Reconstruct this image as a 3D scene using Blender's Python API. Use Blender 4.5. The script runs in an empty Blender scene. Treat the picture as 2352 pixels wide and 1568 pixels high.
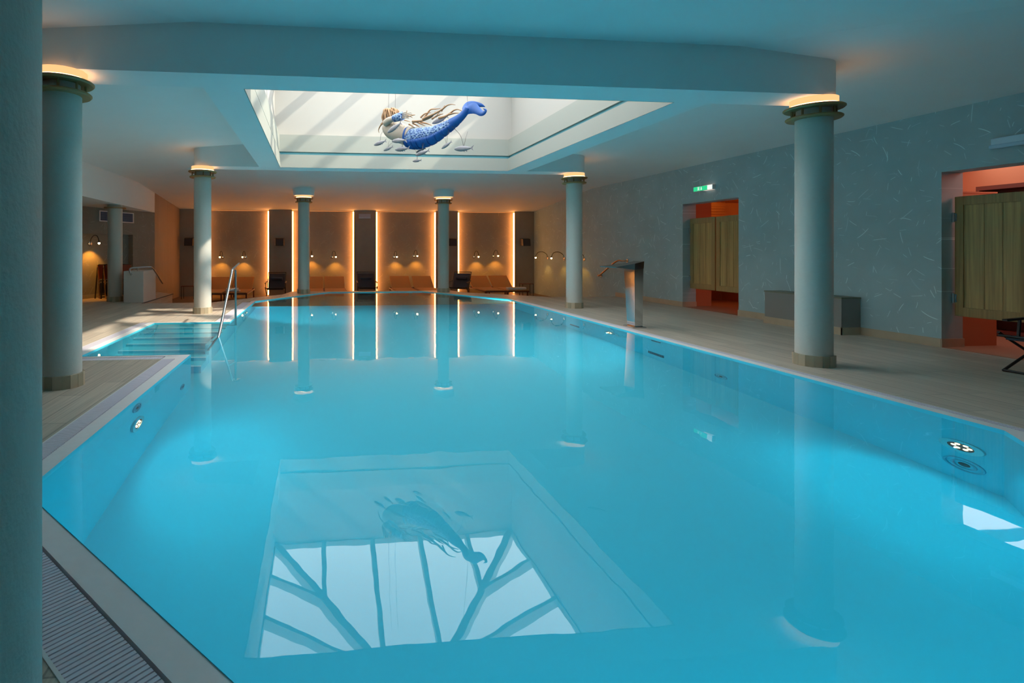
import bpy, bmesh, math, random
from mathutils import Vector, Matrix, geometry
sc = bpy.context.scene
COL = sc.collection
R = math.radians
PI = math.pi
random.seed(7)

# ------------------------------------------------------------------ camera, world, sun, exposure
cam_d = bpy.data.cameras.new('camera')
cam = bpy.data.objects.new('camera', cam_d); COL.objects.link(cam)
cam_d.sensor_fit = 'HORIZONTAL'; cam_d.sensor_width = 36.0
cam_d.lens = 1220 / 2352 * 36
cam_d.shift_x = (1176 - 860) / 2352
cam_d.shift_y = -(784 - 573) / 2352
cam_d.clip_start = 0.05; cam_d.clip_end = 200
cam.location = (0, 0, 1.25)
cam.rotation_euler = (R(90), 0, -math.atan(130 / 1220))
sc.camera = cam

w = bpy.data.worlds.new('daylight'); sc.world = w; w.use_nodes = True
WB = w.node_tree.nodes['Background']
WB.inputs[0].default_value = (1.0, 0.985, 0.965, 1); WB.inputs[1].default_value = 6.0

sun_d = bpy.data.lights.new('sun', 'SUN'); sun = bpy.data.objects.new('sun', sun_d); COL.objects.link(sun)
sun_d.energy = 7.0; sun_d.angle = R(2.0); sun_d.color = (1.0, 0.86, 0.68)
sun.location = (6, 4, 9)
sun.rotation_euler = Vector((-0.95, 0.33, -1.0)).to_track_quat('-Z', 'Y').to_euler()

vs = sc.view_settings
vs.view_transform = 'Standard'; vs.look = 'None'; vs.exposure = 0.0; vs.gamma = 1.0; vs.use_curve_mapping = False
cy = sc.cycles
cy.max_bounces = 10; cy.diffuse_bounces = 5; cy.glossy_bounces = 4; cy.transmission_bounces = 8
cy.transparent_max_bounces = 12; cy.sample_clamp_indirect = 6.0; cy.blur_glossy = 0.5

def lamp(name, kind, loc, energy, color, radius=0.03, aim=None, spot=None, blend=0.6):
    d = bpy.data.lights.new(name, kind); o = bpy.data.objects.new(name, d); COL.objects.link(o)
    d.energy = energy; d.color = color; d.shadow_soft_size = radius
    o.location = loc
    if aim is not None: o.rotation_euler = Vector(aim).to_track_quat('-Z', 'Y').to_euler()
    if spot: d.spot_size = R(spot); d.spot_blend = blend
    return o

# ------------------------------------------------------------------ materials
def nt(name):
    m = bpy.data.materials.new(name); m.use_nodes = True
    t = m.node_tree; t.nodes.clear()
    out = t.nodes.new('ShaderNodeOutputMaterial')
    return m, t, out
def N(t, kind, **kw):
    n = t.nodes.new(kind)
    for k, v in kw.items():
        if k.startswith('i_'): n.inputs[k[2:].replace('_', ' ')].default_value = v
        else: setattr(n, k, v)
    return n
def rgba(c): return (c[0], c[1], c[2], 1)
def mat(name, col, rough=0.6, metal=0.0, noise=0.0, nscale=8.0, bump=0.0, bscale=60.0, spec=0.5):
    m, t, out = nt(name)
    b = N(t, 'ShaderNodeBsdfPrincipled'); b.inputs['Roughness'].default_value = rough; b.inputs['Metallic'].default_value = metal
    b.inputs['Specular IOR Level'].default_value = spec
    b.inputs['Base Color'].default_value = rgba(col)
    tc = N(t, 'ShaderNodeTexCoord')
    if noise > 0:
        n = N(t, 'ShaderNodeTexNoise'); n.inputs['Scale'].default_value = nscale; n.inputs['Detail'].default_value = 5
        t.links.new(tc.outputs['Object'], n.inputs['Vector'])
        mx = N(t, 'ShaderNodeMix', data_type='RGBA')
        mx.inputs['A'].default_value = rgba([c * (1 - noise) for c in col]); mx.inputs['B'].default_value = rgba([min(1, c * (1 + noise)) for c in col])
        t.links.new(n.outputs['Fac'], mx.inputs['Factor']); t.links.new(mx.outputs['Result'], b.inputs['Base Color'])
    if bump > 0:
        n2 = N(t, 'ShaderNodeTexNoise'); n2.inputs['Scale'].default_value = bscale; n2.inputs['Detail'].default_value = 3
        t.links.new(tc.outputs['Object'], n2.inputs['Vector'])
        bp = N(t, 'ShaderNodeBump'); bp.inputs['Strength'].default_value = bump; bp.inputs['Distance'].default_value = 0.01
        t.links.new(n2.outputs['Fac'], bp.inputs['Height']); t.links.new(bp.outputs['Normal'], b.inputs['Normal'])
    t.links.new(b.outputs[0], out.inputs[0])
    return m
def emis(name, col, strength):
    m, t, out = nt(name)
    e = N(t, 'ShaderNodeEmission'); e.inputs[0].default_value = rgba(col); e.inputs[1].default_value = strength
    t.links.new(e.outputs[0], out.inputs[0])
    return m
def M_(t, op, a, b=None, c=None):
    n = N(t, 'ShaderNodeMath', operation=op)
    for i, v in enumerate((a, b, c)):
        if v is None: continue
        if isinstance(v, (int, float)): n.inputs[i].default_value = v
        else: t.links.new(v, n.inputs[i])
    return n.outputs[0]
def plaster(name, col, axis='yz', amount=0.55, layers=((2.6, .30), (3.4, .24), (4.6, .2))):
    """trowelled plaster with short pale random strokes"""
    m, t, out = nt(name)
    b = N(t, 'ShaderNodeBsdfPrincipled'); b.inputs['Roughness'].default_value = 0.62
    tc = N(t, 'ShaderNodeTexCoord'); sp = N(t, 'ShaderNodeSeparateXYZ'); t.links.new(tc.outputs['Object'], sp.inputs[0])
    cb = N(t, 'ShaderNodeCombineXYZ')
    t.links.new(sp.outputs['Y' if axis == 'yz' else 'X'], cb.inputs[0]); t.links.new(sp.outputs['Z'], cb.inputs[1])
    total = None
    for i, (s, ln) in enumerate(layers):
        add = N(t, 'ShaderNodeVectorMath', operation='MULTIPLY_ADD')
        add.inputs[1].default_value = (s, s, 0); add.inputs[2].default_value = (13.7 * i, 5.3 * i, 0)
        t.links.new(cb.outputs[0], add.inputs[0])
        v = N(t, 'ShaderNodeTexVoronoi', voronoi_dimensions='2D', feature='F1'); v.inputs['Scale'].default_value = 1.0; v.inputs['Randomness'].default_value = 1.0
        t.links.new(add.outputs[0], v.inputs['Vector'])
        sub = N(t, 'ShaderNodeVectorMath', operation='SUBTRACT'); t.links.new(add.outputs[0], sub.inputs[0]); t.links.new(v.outputs['Position'], sub.inputs[1])
        sc_ = N(t, 'ShaderNodeSeparateColor'); t.links.new(v.outputs['Color'], sc_.inputs[0])
        rot = N(t, 'ShaderNodeVectorRotate', rotation_type='Z_AXIS')
        t.links.new(sub.outputs[0], rot.inputs['Vector'])
        t.links.new(M_(t, 'MULTIPLY', sc_.outputs[0], 6.28), rot.inputs['Angle'])
        s2 = N(t, 'ShaderNodeSeparateXYZ'); t.links.new(rot.outputs[0], s2.inputs[0])
        # slightly bowed stroke
        bow = M_(t, 'MULTIPLY', M_(t, 'MULTIPLY', s2.outputs[0], s2.outputs[0]), M_(t, 'SUBTRACT', sc_.outputs[1], .5))
        yy = M_(t, 'ABSOLUTE', M_(t, 'SUBTRACT', s2.outputs[1], bow))
        xx = M_(t, 'ABSOLUTE', s2.outputs[0])
        ln_ = M_(t, 'MULTIPLY', M_(t, 'ADD', sc_.outputs[2], .35), ln * 1.0)
        mx_ = N(t, 'ShaderNodeMapRange', interpolation_type='SMOOTHSTEP'); t.links.new(xx, mx_.inputs['Value'])
        t.links.new(ln_, mx_.inputs['From Max']); t.links.new(M_(t, 'MULTIPLY', ln_, .6), mx_.inputs['From Min'])
        mx_.inputs['To Min'].default_value = 1; mx_.inputs['To Max'].default_value = 0
        my_ = N(t, 'ShaderNodeMapRange', interpolation_type='SMOOTHSTEP'); t.links.new(yy, my_.inputs['Value'])
        my_.inputs['From Min'].default_value = 0.004; my_.inputs['From Max'].default_value = 0.02
        my_.inputs['To Min'].default_value = 1; my_.inputs['To Max'].default_value = 0
        f = M_(t, 'MULTIPLY', M_(t, 'MULTIPLY', mx_.outputs[0], my_.outputs[0]), M_(t, 'ADD', sc_.outputs[1], .25))
        total = f if total is None else M_(t, 'MAXIMUM', total, f)
    cl = N(t, 'ShaderNodeTexNoise'); cl.inputs['Scale'].default_value = 2.2; cl.inputs['Detail'].default_value = 8; t.links.new(tc.outputs['Object'], cl.inputs['Vector'])
    base = N(t, 'ShaderNodeMix', data_type='RGBA'); base.inputs['A'].default_value = rgba([c * .86 for c in col]); base.inputs['B'].default_value = rgba([c * 1.16 for c in col])
    t.links.new(cl.outputs['Fac'], base.inputs['Factor'])
    fin = N(t, 'ShaderNodeMix', data_type='RGBA'); fin.inputs['B'].default_value = rgba([min(1, c * 2.0 + .04) for c in col])
    t.links.new(base.outputs['Result'], fin.inputs['A']); t.links.new(M_(t, 'MULTIPLY', total, amount), fin.inputs['Factor'])
    t.links.new(fin.outputs['Result'], b.inputs['Base Color'])
    t.links.new(b.outputs[0], out.inputs[0])
    return m
def planks(name, col, along='Y', w_=0.2, l_=1.2, rough=0.5, var=0.25, grain=90.0, mortar=0.004):
    m, t, out = nt(name)
    b = N(t, 'ShaderNodeBsdfPrincipled'); b.inputs['Roughness'].default_value = rough
    tc = N(t, 'ShaderNodeTexCoord'); mp = N(t, 'ShaderNodeMapping')
    if along == 'Y': mp.inputs['Rotation'].default_value = (0, 0, R(90))
    if along == 'Z':
        sx = N(t, 'ShaderNodeSeparateXYZ'); cx_ = N(t, 'ShaderNodeCombineXYZ'); t.links.new(tc.outputs['Object'], sx.inputs[0])
        t.links.new(sx.outputs['Z'], cx_.inputs[0]); t.links.new(M_(t, 'ADD', sx.outputs['X'], sx.outputs['Y']), cx_.inputs[1]); t.links.new(cx_.outputs[0], mp.inputs[0])
    else: t.links.new(tc.outputs['Object'], mp.inputs[0])
    br = N(t, 'ShaderNodeTexBrick', offset=0.37)
    br.inputs['Color1'].default_value = (0.35, .35, .35, 1); br.inputs['Color2'].default_value = (0.65, .65, .65, 1); br.inputs['Mortar'].default_value = (0, 0, 0, 1)
    br.inputs['Scale'].default_value = 1; br.inputs['Mortar Size'].default_value = mortar; br.inputs['Mortar Smooth'].default_value = .1
    br.inputs['Brick Width'].default_value = l_; br.inputs['Row Height'].default_value = w_
    t.links.new(mp.outputs[0], br.inputs['Vector'])
    st = N(t, 'ShaderNodeMapping'); st.inputs['Scale'].default_value = (1.2, grain, grain) if along != 'Z' else (1.2, grain, grain)
    t.links.new(mp.outputs[0], st.inputs[0])
    n = N(t, 'ShaderNodeTexNoise'); n.inputs['Scale'].default_value = 1; n.inputs['Detail'].default_value = 5; t.links.new(st.outputs[0], n.inputs['Vector'])
    f = M_(t, 'ADD', M_(t, 'MULTIPLY', n.outputs['Fac'], .75), M_(t, 'MULTIPLY', br.outputs['Color'], .5))
    r_ = N(t, 'ShaderNodeValToRGB'); t.links.new(f, r_.inputs[0])
    r_.color_ramp.elements[0].position = .25; r_.color_ramp.elements[0].color = rgba([c * (1 - var * 1.6) for c in col])
    r_.color_ramp.elements[1].position = .95; r_.color_ramp.elements[1].color = rgba([min(1, c * (1 + var * 1.6)) for c in col])
    mm = N(t, 'ShaderNodeMix', data_type='RGBA'); mm.inputs['B'].default_value = rgba([c * .55 for c in col])
    t.links.new(r_.outputs[0], mm.inputs['A']); t.links.new(M_(t, 'MULTIPLY', br.outputs['Fac'], .6), mm.inputs['Factor'])
    t.links.new(mm.outputs['Result'], b.inputs['Base Color'])
    t.links.new(b.outputs[0], out.inputs[0])
    return m

WHITE = mat('ceiling_paint', (0.82, .86, .86), .7, noise=.03, nscale=2)
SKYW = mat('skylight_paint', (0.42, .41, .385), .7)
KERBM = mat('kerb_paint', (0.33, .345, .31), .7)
COLM = mat('column_paint', (0.60, .56, .50), .55, noise=.05, nscale=30, bump=.15, bscale=140)
PLASTER = plaster('scratched_plaster', (0.37, .52, .55), 'yz', amount=.7)
PLASTERX = plaster('scratched_plaster_back', (0.34, .30, .24), 'xz', amount=.4)
PILA = mat('pilaster_paint', (0.33, .29, .25), .7, noise=.1, nscale=5)
WARMW = planks('veneer_wall', (0.34, .25, .18), 'Z', 0.9, 9, .6, .15, 30, .001)
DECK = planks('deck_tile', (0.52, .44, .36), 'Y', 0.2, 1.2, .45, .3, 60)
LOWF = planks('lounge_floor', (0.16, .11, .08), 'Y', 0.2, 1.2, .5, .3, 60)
PLINTH = mat('plinth_tile', (0.50, .40, .28), .45, noise=.18, nscale=5)
PLINTH2 = mat('plinth_tile_dark', (0.38, .32, .22), .45, noise=.18, nscale=7)
LINING = mat('pool_lining', (0.11, .67, .80), .6)
STEPC = mat('step_edge', (0.75, .92, .95), .6)
COPE = mat('coping_stone', (0.84, .83, .84), .4, noise=.05, nscale=20)
GRATE = mat('grate_plastic', (0.80, .76, .86), .45)
CHAN = mat('gutter_dark', (0.10, .10, .12), .7)
STEEL = mat('brushed_steel', (0.62, .62, .63), .22, 1.0)
DSTEEL = mat('mirror_steel', (0.55, .57, .58), .08, 1.0)
COPPER = mat('warm_rail', (0.72, .45, .28), .25, 1.0)
WOOD = planks('oak_door', (0.42, .27, .10), 'Z', 0.13, 5, .45, .38, 40, .001)
WOODF = planks('oak_frame', (0.38, .24, .09), 'Z', 0.9, 5, .45, .3, 40, .0005)
RING = mat('bronze_ring', (0.36, .20, .075), .45)
BLACK = mat('black_metal', (0.018, .018, .02), .45)
BLACKF = mat('black_fabric', (0.05, .055, .08), .85)
ORANGEF = mat('tan_upholstery', (0.50, .23, .08), .75, noise=.1, nscale=30)
TOWEL = mat('towel_cloth', (0.70, .66, .62), .9)
BOXW = mat('white_board', (0.62, .58, .54), .6)
BENCHM = mat('bench_plaster', (0.26, .26, .245), .6)
PLASTIC = mat('white_plastic', (0.72, .74, .76), .4)
GLASSD = mat('vent_dark', (0.03, .05, .10), .5)
VENTF = mat('vent_slat', (0.14, .20, .33), .5)
LEDC = emis('led_warm', (1.0, .34, .085), 17.0)
LEDTOP = emis('led_warm_dim', (1.0, .36, .10), .8)
LEDR = emis('led_ring_warm', (1.0, .50, .22), 14.0)
DRUM = emis('drum_glow', (1.0, .48, .20), 1.35)
BULB = emis('bulb_glow', (1.0, .55, .20), 30.0)
POOLLED = emis('pool_led', (1.0, .80, .45), 4.0)
PANELW = emis('panel_light', (1.0, .82, .78), 3.0)
SIGNG = emis('sign_green', (0.03, .62, .26), 1.1)
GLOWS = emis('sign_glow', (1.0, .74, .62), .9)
SIGNW = emis('sign_white', (0.85, .90, .86), 1.1)
ORW = mat('corridor_paint', (0.50, .20, .10), .7)
REDD = mat('corridor_dark_wood', (0.12, .03, .02), .5)
CORF = mat('corridor_floor', (0.32, .17, .10), .5)
SLATY = mat('slat_panel_wood', (0.62, .38, .14), .5)

def water_mat():
    m, t, out = nt('pool_water')
    g = N(t, 'ShaderNodeBsdfGlass'); g.inputs['IOR'].default_value = 1.333; g.inputs['Roughness'].default_value = 0.0
    g.inputs['Color'].default_value = (0.93, .99, 1, 1)
    tc = N(t, 'ShaderNodeTexCoord'); n = N(t, 'ShaderNodeTexNoise'); n.inputs['Scale'].default_value = 3.0; n.inputs['Detail'].default_value = 2
    t.links.new(tc.outputs['Object'], n.inputs['Vector'])
    bp = N(t, 'ShaderNodeBump'); bp.inputs['Strength'].default_value = .05; bp.inputs['Distance'].default_value = .012
    t.links.new(n.outputs['Fac'], bp.inputs['Height']); t.links.new(bp.outputs['Normal'], g.inputs['Normal'])
    t.links.new(g.outputs[0], out.inputs[0]); return m
WATER = water_mat()
def pane_mat():
    m, t, out = nt('roof_glass')
    tr = N(t, 'ShaderNodeBsdfTransparent'); tr.inputs[0].default_value = (.88, .92, .94, 1)
    gl = N(t, 'ShaderNodeBsdfGlossy'); gl.inputs['Roughness'].default_value = .02
    mx = N(t, 'ShaderNodeMixShader'); mx.inputs[0].default_value = .06
    t.links.new(tr.outputs[0], mx.inputs[1]); t.links.new(gl.outputs[0], mx.inputs[2])
    t.links.new(mx.outputs[0], out.inputs[0]); return m
PANE = pane_mat()
def scale_mat():
    m, t, out = nt('painted_fish_scales')
    b = N(t, 'ShaderNodeBsdfPrincipled'); b.inputs['Roughness'].default_value = .4
    tc = N(t, 'ShaderNodeTexCoord')
    v = N(t, 'ShaderNodeTexVoronoi'); v.inputs['Scale'].default_value = 30; t.links.new(tc.outputs['Object'], v.inputs['Vector'])
    r_ = N(t, 'ShaderNodeValToRGB'); t.links.new(v.outputs['Distance'], r_.inputs[0])
    e = r_.color_ramp.elements
    e[0].position = .28; e[0].color = (0.004, .06, .26, 1); e[1].position = .72; e[1].color = (.20, .33, .52, 1)
    t.links.new(r_.outputs[0], b.inputs['Base Color'])
    bp = N(t, 'ShaderNodeBump'); bp.inputs['Strength'].default_value = .8; bp.inputs['Distance'].default_value = .02
    t.links.new(v.outputs['Distance'], bp.inputs['Height']); t.links.new(bp.outputs['Normal'], b.inputs['Normal'])
    t.links.new(b.outputs[0], out.inputs[0]); return m
SCALES = scale_mat()
BLUE = mat('painted_blue', (0.002, .075, .32), .5, noise=.15, nscale=12)
BLUED = mat('painted_blue_pleat', (0.002, .07, .30), .5, noise=.15, nscale=12)
SKINM = mat('carved_pale_body', (0.40, .35, .29), .6, noise=.12, nscale=6)
HAIRM = mat('carved_wood_hair', (0.33, .19, .095), .6, noise=.3, nscale=14)
FISHM = mat('carved_grey_fish', (0.24, .24, .27), .5, noise=.3, nscale=22)

# ------------------------------------------------------------------ mesh builder
def cat(pts, n=8):
    """Catmull-Rom through points (tuples of any length)"""
    P = [pts[0]] + list(pts) + [pts[-1]]; out = []
    for i in range(1, len(P) - 2):
        for k in range(n):
            t = k / n
            out.append(tuple(.5 * (2 * b + (c - a) * t + (2 * a - 5 * b + 4 * c - d) * t * t + (3 * b - a - 3 * c + d) * t ** 3)
                             for a, b, c, d in zip(P[i - 1], P[i], P[i + 1], P[i + 2])))
    out.append(tuple(pts[-1])); return out

class MB:
    def __init__(s): s.v = []; s.f = []; s.mi = []
    def add(s, vs_, fs, mi=0):
        o = len(s.v); s.v += [tuple(v) for v in vs_]; s.f += [tuple(i + o for i in f) for f in fs]; s.mi += [mi] * len(fs); return s
    def box(s, x0, x1, y0, y1, z0, z1, mi=0):
        v = [(x0, y0, z0), (x1, y0, z0), (x1, y1, z0), (x0, y1, z0), (x0, y0, z1), (x1, y0, z1), (x1, y1, z1), (x0, y1, z1)]
        return s.add(v, [(0, 3, 2, 1), (4, 5, 6, 7), (0, 1, 5, 4), (1, 2, 6, 5), (2, 3, 7, 6), (3, 0, 4, 7)], mi)
    def quad(s, *p, mi=0): return s.add(p, [tuple(range(len(p)))], mi)
    def prism(s, poly, z0, z1, mi=0):
        n = len(poly); v = [(x, y, z0) for x, y in poly] + [(x, y, z1) for x, y in poly]
        f = [(i, (i + 1) % n, n + (i + 1) % n, n + i) for i in range(n)] + [tuple(range(n - 1, -1, -1)), tuple(range(n, 2 * n))]
        return s.add(v, f, mi)
    def lathe(s, prof, cx=0, cy=0, n=40, mi=0, a0=0):
        v = []; f = []; m = len(prof)
        for i in range(n):
            a = a0 + 2 * PI * i / n
            for r, z in prof: v.append((cx + r * math.cos(a), cy + r * math.sin(a), z))
        for i in range(n):
            j = (i + 1) % n
            for k in range(m - 1): f.append((i * m + k, j * m + k, j * m + k + 1, i * m + k + 1))
        return s.add(v, f, mi)
    def tube(s, pts, r, n=10, mi=0, caps=True):
        """round tube; r a number or a list; points 3D"""
        P = [Vector(p[:3]) for p in pts]; rr = r if isinstance(r, (list, tuple)) else [r] * len(P)
        up = Vector((0, 0, 1)); v = []; f = []; prev = None
        for i, p in enumerate(P):
            t_ = (P[min(i + 1, len(P) - 1)] - P[max(i - 1, 0)]).normalized()
            if prev is None:
                a = t_.cross(up if abs(t_.z) < .95 else Vector((1, 0, 0))).normalized()
            else:
                a = (prev - t_ * prev.dot(t_)).normalized()
            prev = a; b = t_.cross(a)
            q = rr[i]; ra, rb = (q if isinstance(q, (list, tuple)) else (q, q))
            for k in range(n):
                an = 2 * PI * k / n; v.append(tuple(p + a * math.cos(an) * ra + b * math.sin(an) * rb))
        for i in range(len(P) - 1):
            for k in range(n):
                k2 = (k + 1) % n; f.append((i * n + k, i * n + k2, (i + 1) * n + k2, (i + 1) * n + k))
        if caps: f += [tuple(range(n - 1, -1, -1)), tuple(range((len(P) - 1) * n, len(P) * n))]
        return s.add(v, f, mi)
    def bar(s, a, b, w_, h_, mi=0):
        a = Vector(a); b = Vector(b); d = (b - a).normalized()
        sd = d.cross(Vector((0, 0, 1)));
        sd = Vector((1, 0, 0)) if sd.length < 1e-4 else sd.normalized()
        u = sd.cross(d).normalized()
        v = [tuple(p + sd * (w_ / 2) * i + u * (h_ / 2) * j) for p in (a, b) for i, j in ((-1, -1), (1, -1), (1, 1), (-1, 1))]
        return s.add(v, [(0, 1, 2, 3), (7, 6, 5, 4), (0, 4, 5, 1), (1, 5, 6, 2), (2, 6, 7, 3), (3, 7, 4, 0)], mi)
    def ball(s, c, rx, ry=None, rz=None, n=14, m=9, mi=0):
        ry = ry or rx; rz = rz or rx; v = []; f = []
        for i in range(m + 1):
            a = PI * i / m
            for k in range(n):
                b = 2 * PI * k / n; v.append((c[0] + rx * math.sin(a) * math.cos(b), c[1] + ry * math.sin(a) * math.sin(b), c[2] + rz * math.cos(a)))
        for i in range(m):
            for k in range(n): f.append((i * n + k, (i + 1) * n + k, (i + 1) * n + (k + 1) % n, i * n + (k + 1) % n))
        return s.add(v, f, mi)
    def build(s, name, mats, parent=None, smooth=0, bevel=0, fixn=True):
        me = bpy.data.meshes.new(name); me.from_pydata(s.v, [], s.f)
        for m in (mats if isinstance(mats, (list, tuple)) else [mats]): me.materials.append(m)
        for p, i in zip(me.polygons, s.mi): p.material_index = i
        if fixn:
            bm = bmesh.new(); bm.from_mesh(me); bmesh.ops.remove_doubles(bm, verts=bm.verts, dist=1e-5)
            bmesh.ops.recalc_face_normals(bm, faces=bm.faces); bm.to_mesh(me); bm.free()
        if smooth:
            me.polygons.foreach_set('use_smooth', [True] * len(me.polygons)); me.set_sharp_from_angle(angle=R(smooth))
        me.update()
        o = bpy.data.objects.new(name, me); COL.objects.link(o)
        if bevel:
            b = o.modifiers.new('bevel', 'BEVEL'); b.width = bevel; b.segments = 2; b.limit_method = 'ANGLE'
        if parent: o.parent = parent
        return o
def struct(o): o['kind'] = 'structure'; return o
def tag(o, label, cat_, group=None, kind=None):
    o['label'] = label; o['category'] = cat_
    if group: o['group'] = group
    if kind: o['kind'] = kind
    return o
def thing(name, loc, label, cat_, group=None, rz=0):
    o = bpy.data.objects.new(name, None); COL.objects.link(o); o.location = loc; o.rotation_euler = (0, 0, rz); o.empty_display_size = .1
    return tag(o, label, cat_, group)
def kids(o): return [c for c in bpy.data.objects if c.parent == o]
def dup(root, loc, label, rz=None, par=None):
    r_ = root.copy(); COL.objects.link(r_)
    if par is None:
        r_.location = loc; r_['label'] = label
        if rz is not None: r_.rotation_euler = (0, 0, rz)
    else: r_.parent = par
    for ch in kids(root): dup(ch, None, None, None, r_)
    return r_

# ------------------------------------------------------------------ key dimensions
XR, XL, YF, YN = 7.93, -4.72, 19.0, -3.0
CX0, CX1, CY0, CY1 = -1.15, 4.33, 5.05, 11.07      # flat middle of the ceiling
ZC, SL, ZB = 3.35, 0.09, 2.88
def zceil(x, y):
    d = max(CX0 - x, x - CX1, CY0 - y, y - CY1, 0); return ZC - SL * d

# ------------------------------------------------------------------ ceiling: a hipped tray
c = MB()
def zc(x, y): return (x, y, zceil(x, y))
kr = CY1 + (XR - CX1); kl = CY1 + (CX0 - XL)
krn = CY0 - (XR - CX1); kln = CY0 - (CX0 - XL)
c.quad(zc(CX1, CY0), zc(CX1, CY1), zc(XR, kr), zc(XR, krn))
c.quad(zc(CX0, CY0), zc(XL, kln), zc(XL, kl), zc(CX0, CY1))
c.quad(zc(CX0, CY1), zc(XL, kl), zc(XL, YF), zc(XR, YF), zc(XR, kr), zc(CX1, CY1))
c.quad(zc(CX0, CY0), zc(CX1, CY0), zc(XR, krn), zc(XR, YN), zc(XL, YN), zc(XL, kln))
struct(c.build('ceiling', WHITE))
b = MB(); b.box(XL - 4.9, XL - .3, YN, 16.3, 2.33, 2.38)
struct(b.build('ceiling_bay', WHITE))
# drop from main ceiling to the bay, with the top following the slope
b = MB(); ys = [YN, kln, kl, 16.05]
for i in range(3):
    y0, y1 = ys[i], ys[i + 1]
    b.add([(XL, y0, 2.33), (XL, y1, 2.33), zc(XL, y1), zc(XL, y0), (XL - .3, y0, 2.33), (XL - .3, y1, 2.33), (XL - .3, y1, zceil(XL, y1)), (XL - .3, y0, zceil(XL, y0))],
          [(0, 1, 2, 3), (7, 6, 5, 4), (0, 4, 5, 1), (3, 2, 6, 7)])
struct(b.build('trim_1', WHITE))

# ------------------------------------------------------------------ dropped beams framing the skylight
SX0, SX1, SY0, SY1 = -0.74, 3.93, 5.52, 10.68
def rbeam(x0, x1, y0, y1, z0, z1):
    r_ = (y1 - y0) / 2; cyy = (y0 + y1) / 2; poly = []
    rr = r_ * .9
    for k in range(9):
        a = -PI / 2 + PI * k / 8; poly.append((x1 - rr + rr * math.cos(a), cyy + r_ * math.sin(a)))
    for k in range(9):
        a = PI / 2 + PI * k / 8; poly.append((x0 + rr + rr * math.cos(a), cyy + r_ * math.sin(a)))
    m = MB(); m.prism(poly, z0, z1); return m
struct(rbeam(-2.85, 5.56, 5.05, 5.50, ZB, 3.4).build('trim_2', WHITE, smooth=30))
t3 = MB()
for q in range(1):
    r3 = .2; cy3 = 10.865; poly = [(SX0 - .2, 10.66 + .41)] + [(-2.44 + r3 + r3 * math.cos(PI / 2 + PI * k / 8), cy3 + .205 * math.sin(PI / 2 + PI * k / 8)) for k in range(9)] + [(SX0 - .2, 10.66)]
    t3.prism(poly, ZB, 3.42)
    poly = [(SX1 + .2, 10.66)] + [(5.67 - r3 + r3 * math.cos(-PI / 2 + PI * k / 8), cy3 + .205 * math.sin(-PI / 2 + PI * k / 8)) for k in range(9)] + [(SX1 + .2, 11.07)]
    t3.prism(poly, ZB, 3.42)
t3.box(SX0 - .2, SX1 + .2, 10.90, 11.07, ZB, 3.42); t3.box(SX0 - .2, SX1 + .2, SY1 + .01, 10.90, ZB, 3.13)
struct(t3.build('trim_3', WHITE, smooth=30))
m = MB(); m.box(CX0, SX0 - .21, 5.3, 10.9, ZB + .001, 3.42); m.box(SX0 - .21, SX0 - .01, 5.3, 10.9, ZB + .001, 3.13); struct(m.build('trim_4', WHITE))
m = MB(); m.box(SX1 + .21, CX1, 5.3, 10.9, ZB + .001, 3.42); m.box(SX1 + .01, SX1 + .21, 5.3, 10.9, ZB + .001, 3.13); struct(m.build('trim_5', WHITE))

# ------------------------------------------------------------------ skylight well and glass lantern
sky = bpy.data.objects.new('window_1', None); COL.objects.link(sky); sky['kind'] = 'structure'; sky['label'] = 'square rooflight well with a glazed pyramid lantern over the pool'
def frame(mb, o0, o1, z0, z1, th=.12):
    """vertical well wall at offset o0, thickness outward"""
    x0, x1, y0, y1 = SX0 - o0, SX1 + o0, SY0 - o0, SY1 + o0
    mb.box(x0 - th, x0, y0 - th, y1 + th, z0, z1); mb.box(x1, x1 + th, y0 - th, y1 + th, z0, z1)
    mb.box(x0, x1, y0 - th, y0, z0, z1); mb.box(x0, x1, y1, y1 + th, z0, z1)
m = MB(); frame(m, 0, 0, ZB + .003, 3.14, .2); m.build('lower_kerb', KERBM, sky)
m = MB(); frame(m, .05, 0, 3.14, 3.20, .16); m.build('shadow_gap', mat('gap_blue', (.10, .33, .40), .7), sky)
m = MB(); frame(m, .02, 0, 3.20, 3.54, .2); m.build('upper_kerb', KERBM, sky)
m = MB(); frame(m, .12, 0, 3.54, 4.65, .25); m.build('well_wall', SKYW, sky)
GX0, GX1, GY0, GY1 = SX0 - .12, SX1 + .12, SY0 - .12, SY1 + .12
AP = ((GX0 + GX1) / 2, (GY0 + GY1) / 2, 6.02)
cor = [(GX0, GY0), (GX1, GY0), (GX1, GY1), (GX0, GY1)]
for i in range(4):
    a, b_ = cor[i], cor[(i + 1) % 4]
    m = MB(); m.quad((a[0], a[1], 4.72), (b_[0], b_[1], 4.72), AP); m.build('glass_pane', PANE, sky, fixn=False)
for a in cor:
    m = MB(); m.bar((a[0], a[1], 4.66), (AP[0], AP[1], AP[2] - .06), .14, .17); m.build('hip_rafter', SKYW, sky)
for i in range(4):
    a, b_ = cor[i], cor[(i + 1) % 4]
    for k in range(1, 5):
        t_ = k / 5; p = (a[0] + (b_[0] - a[0]) * t_, a[1] + (b_[1] - a[1]) * t_)
        # rafter square to this side, meets the hip
        u = min(t_, 1 - t_) * 2; mid = ((a[0] + b_[0]) / 2, (a[1] + b_[1]) / 2)
        q = (p[0] + (AP[0] - mid[0]) * u, p[1] + (AP[1] - mid[1]) * u, 4.66 + (AP[2] - 4.72) * u)
        m = MB(); m.bar((p[0], p[1], 4.66), q, .085, .15); m.build('rafter', SKYW, sky)
m = MB()
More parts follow.
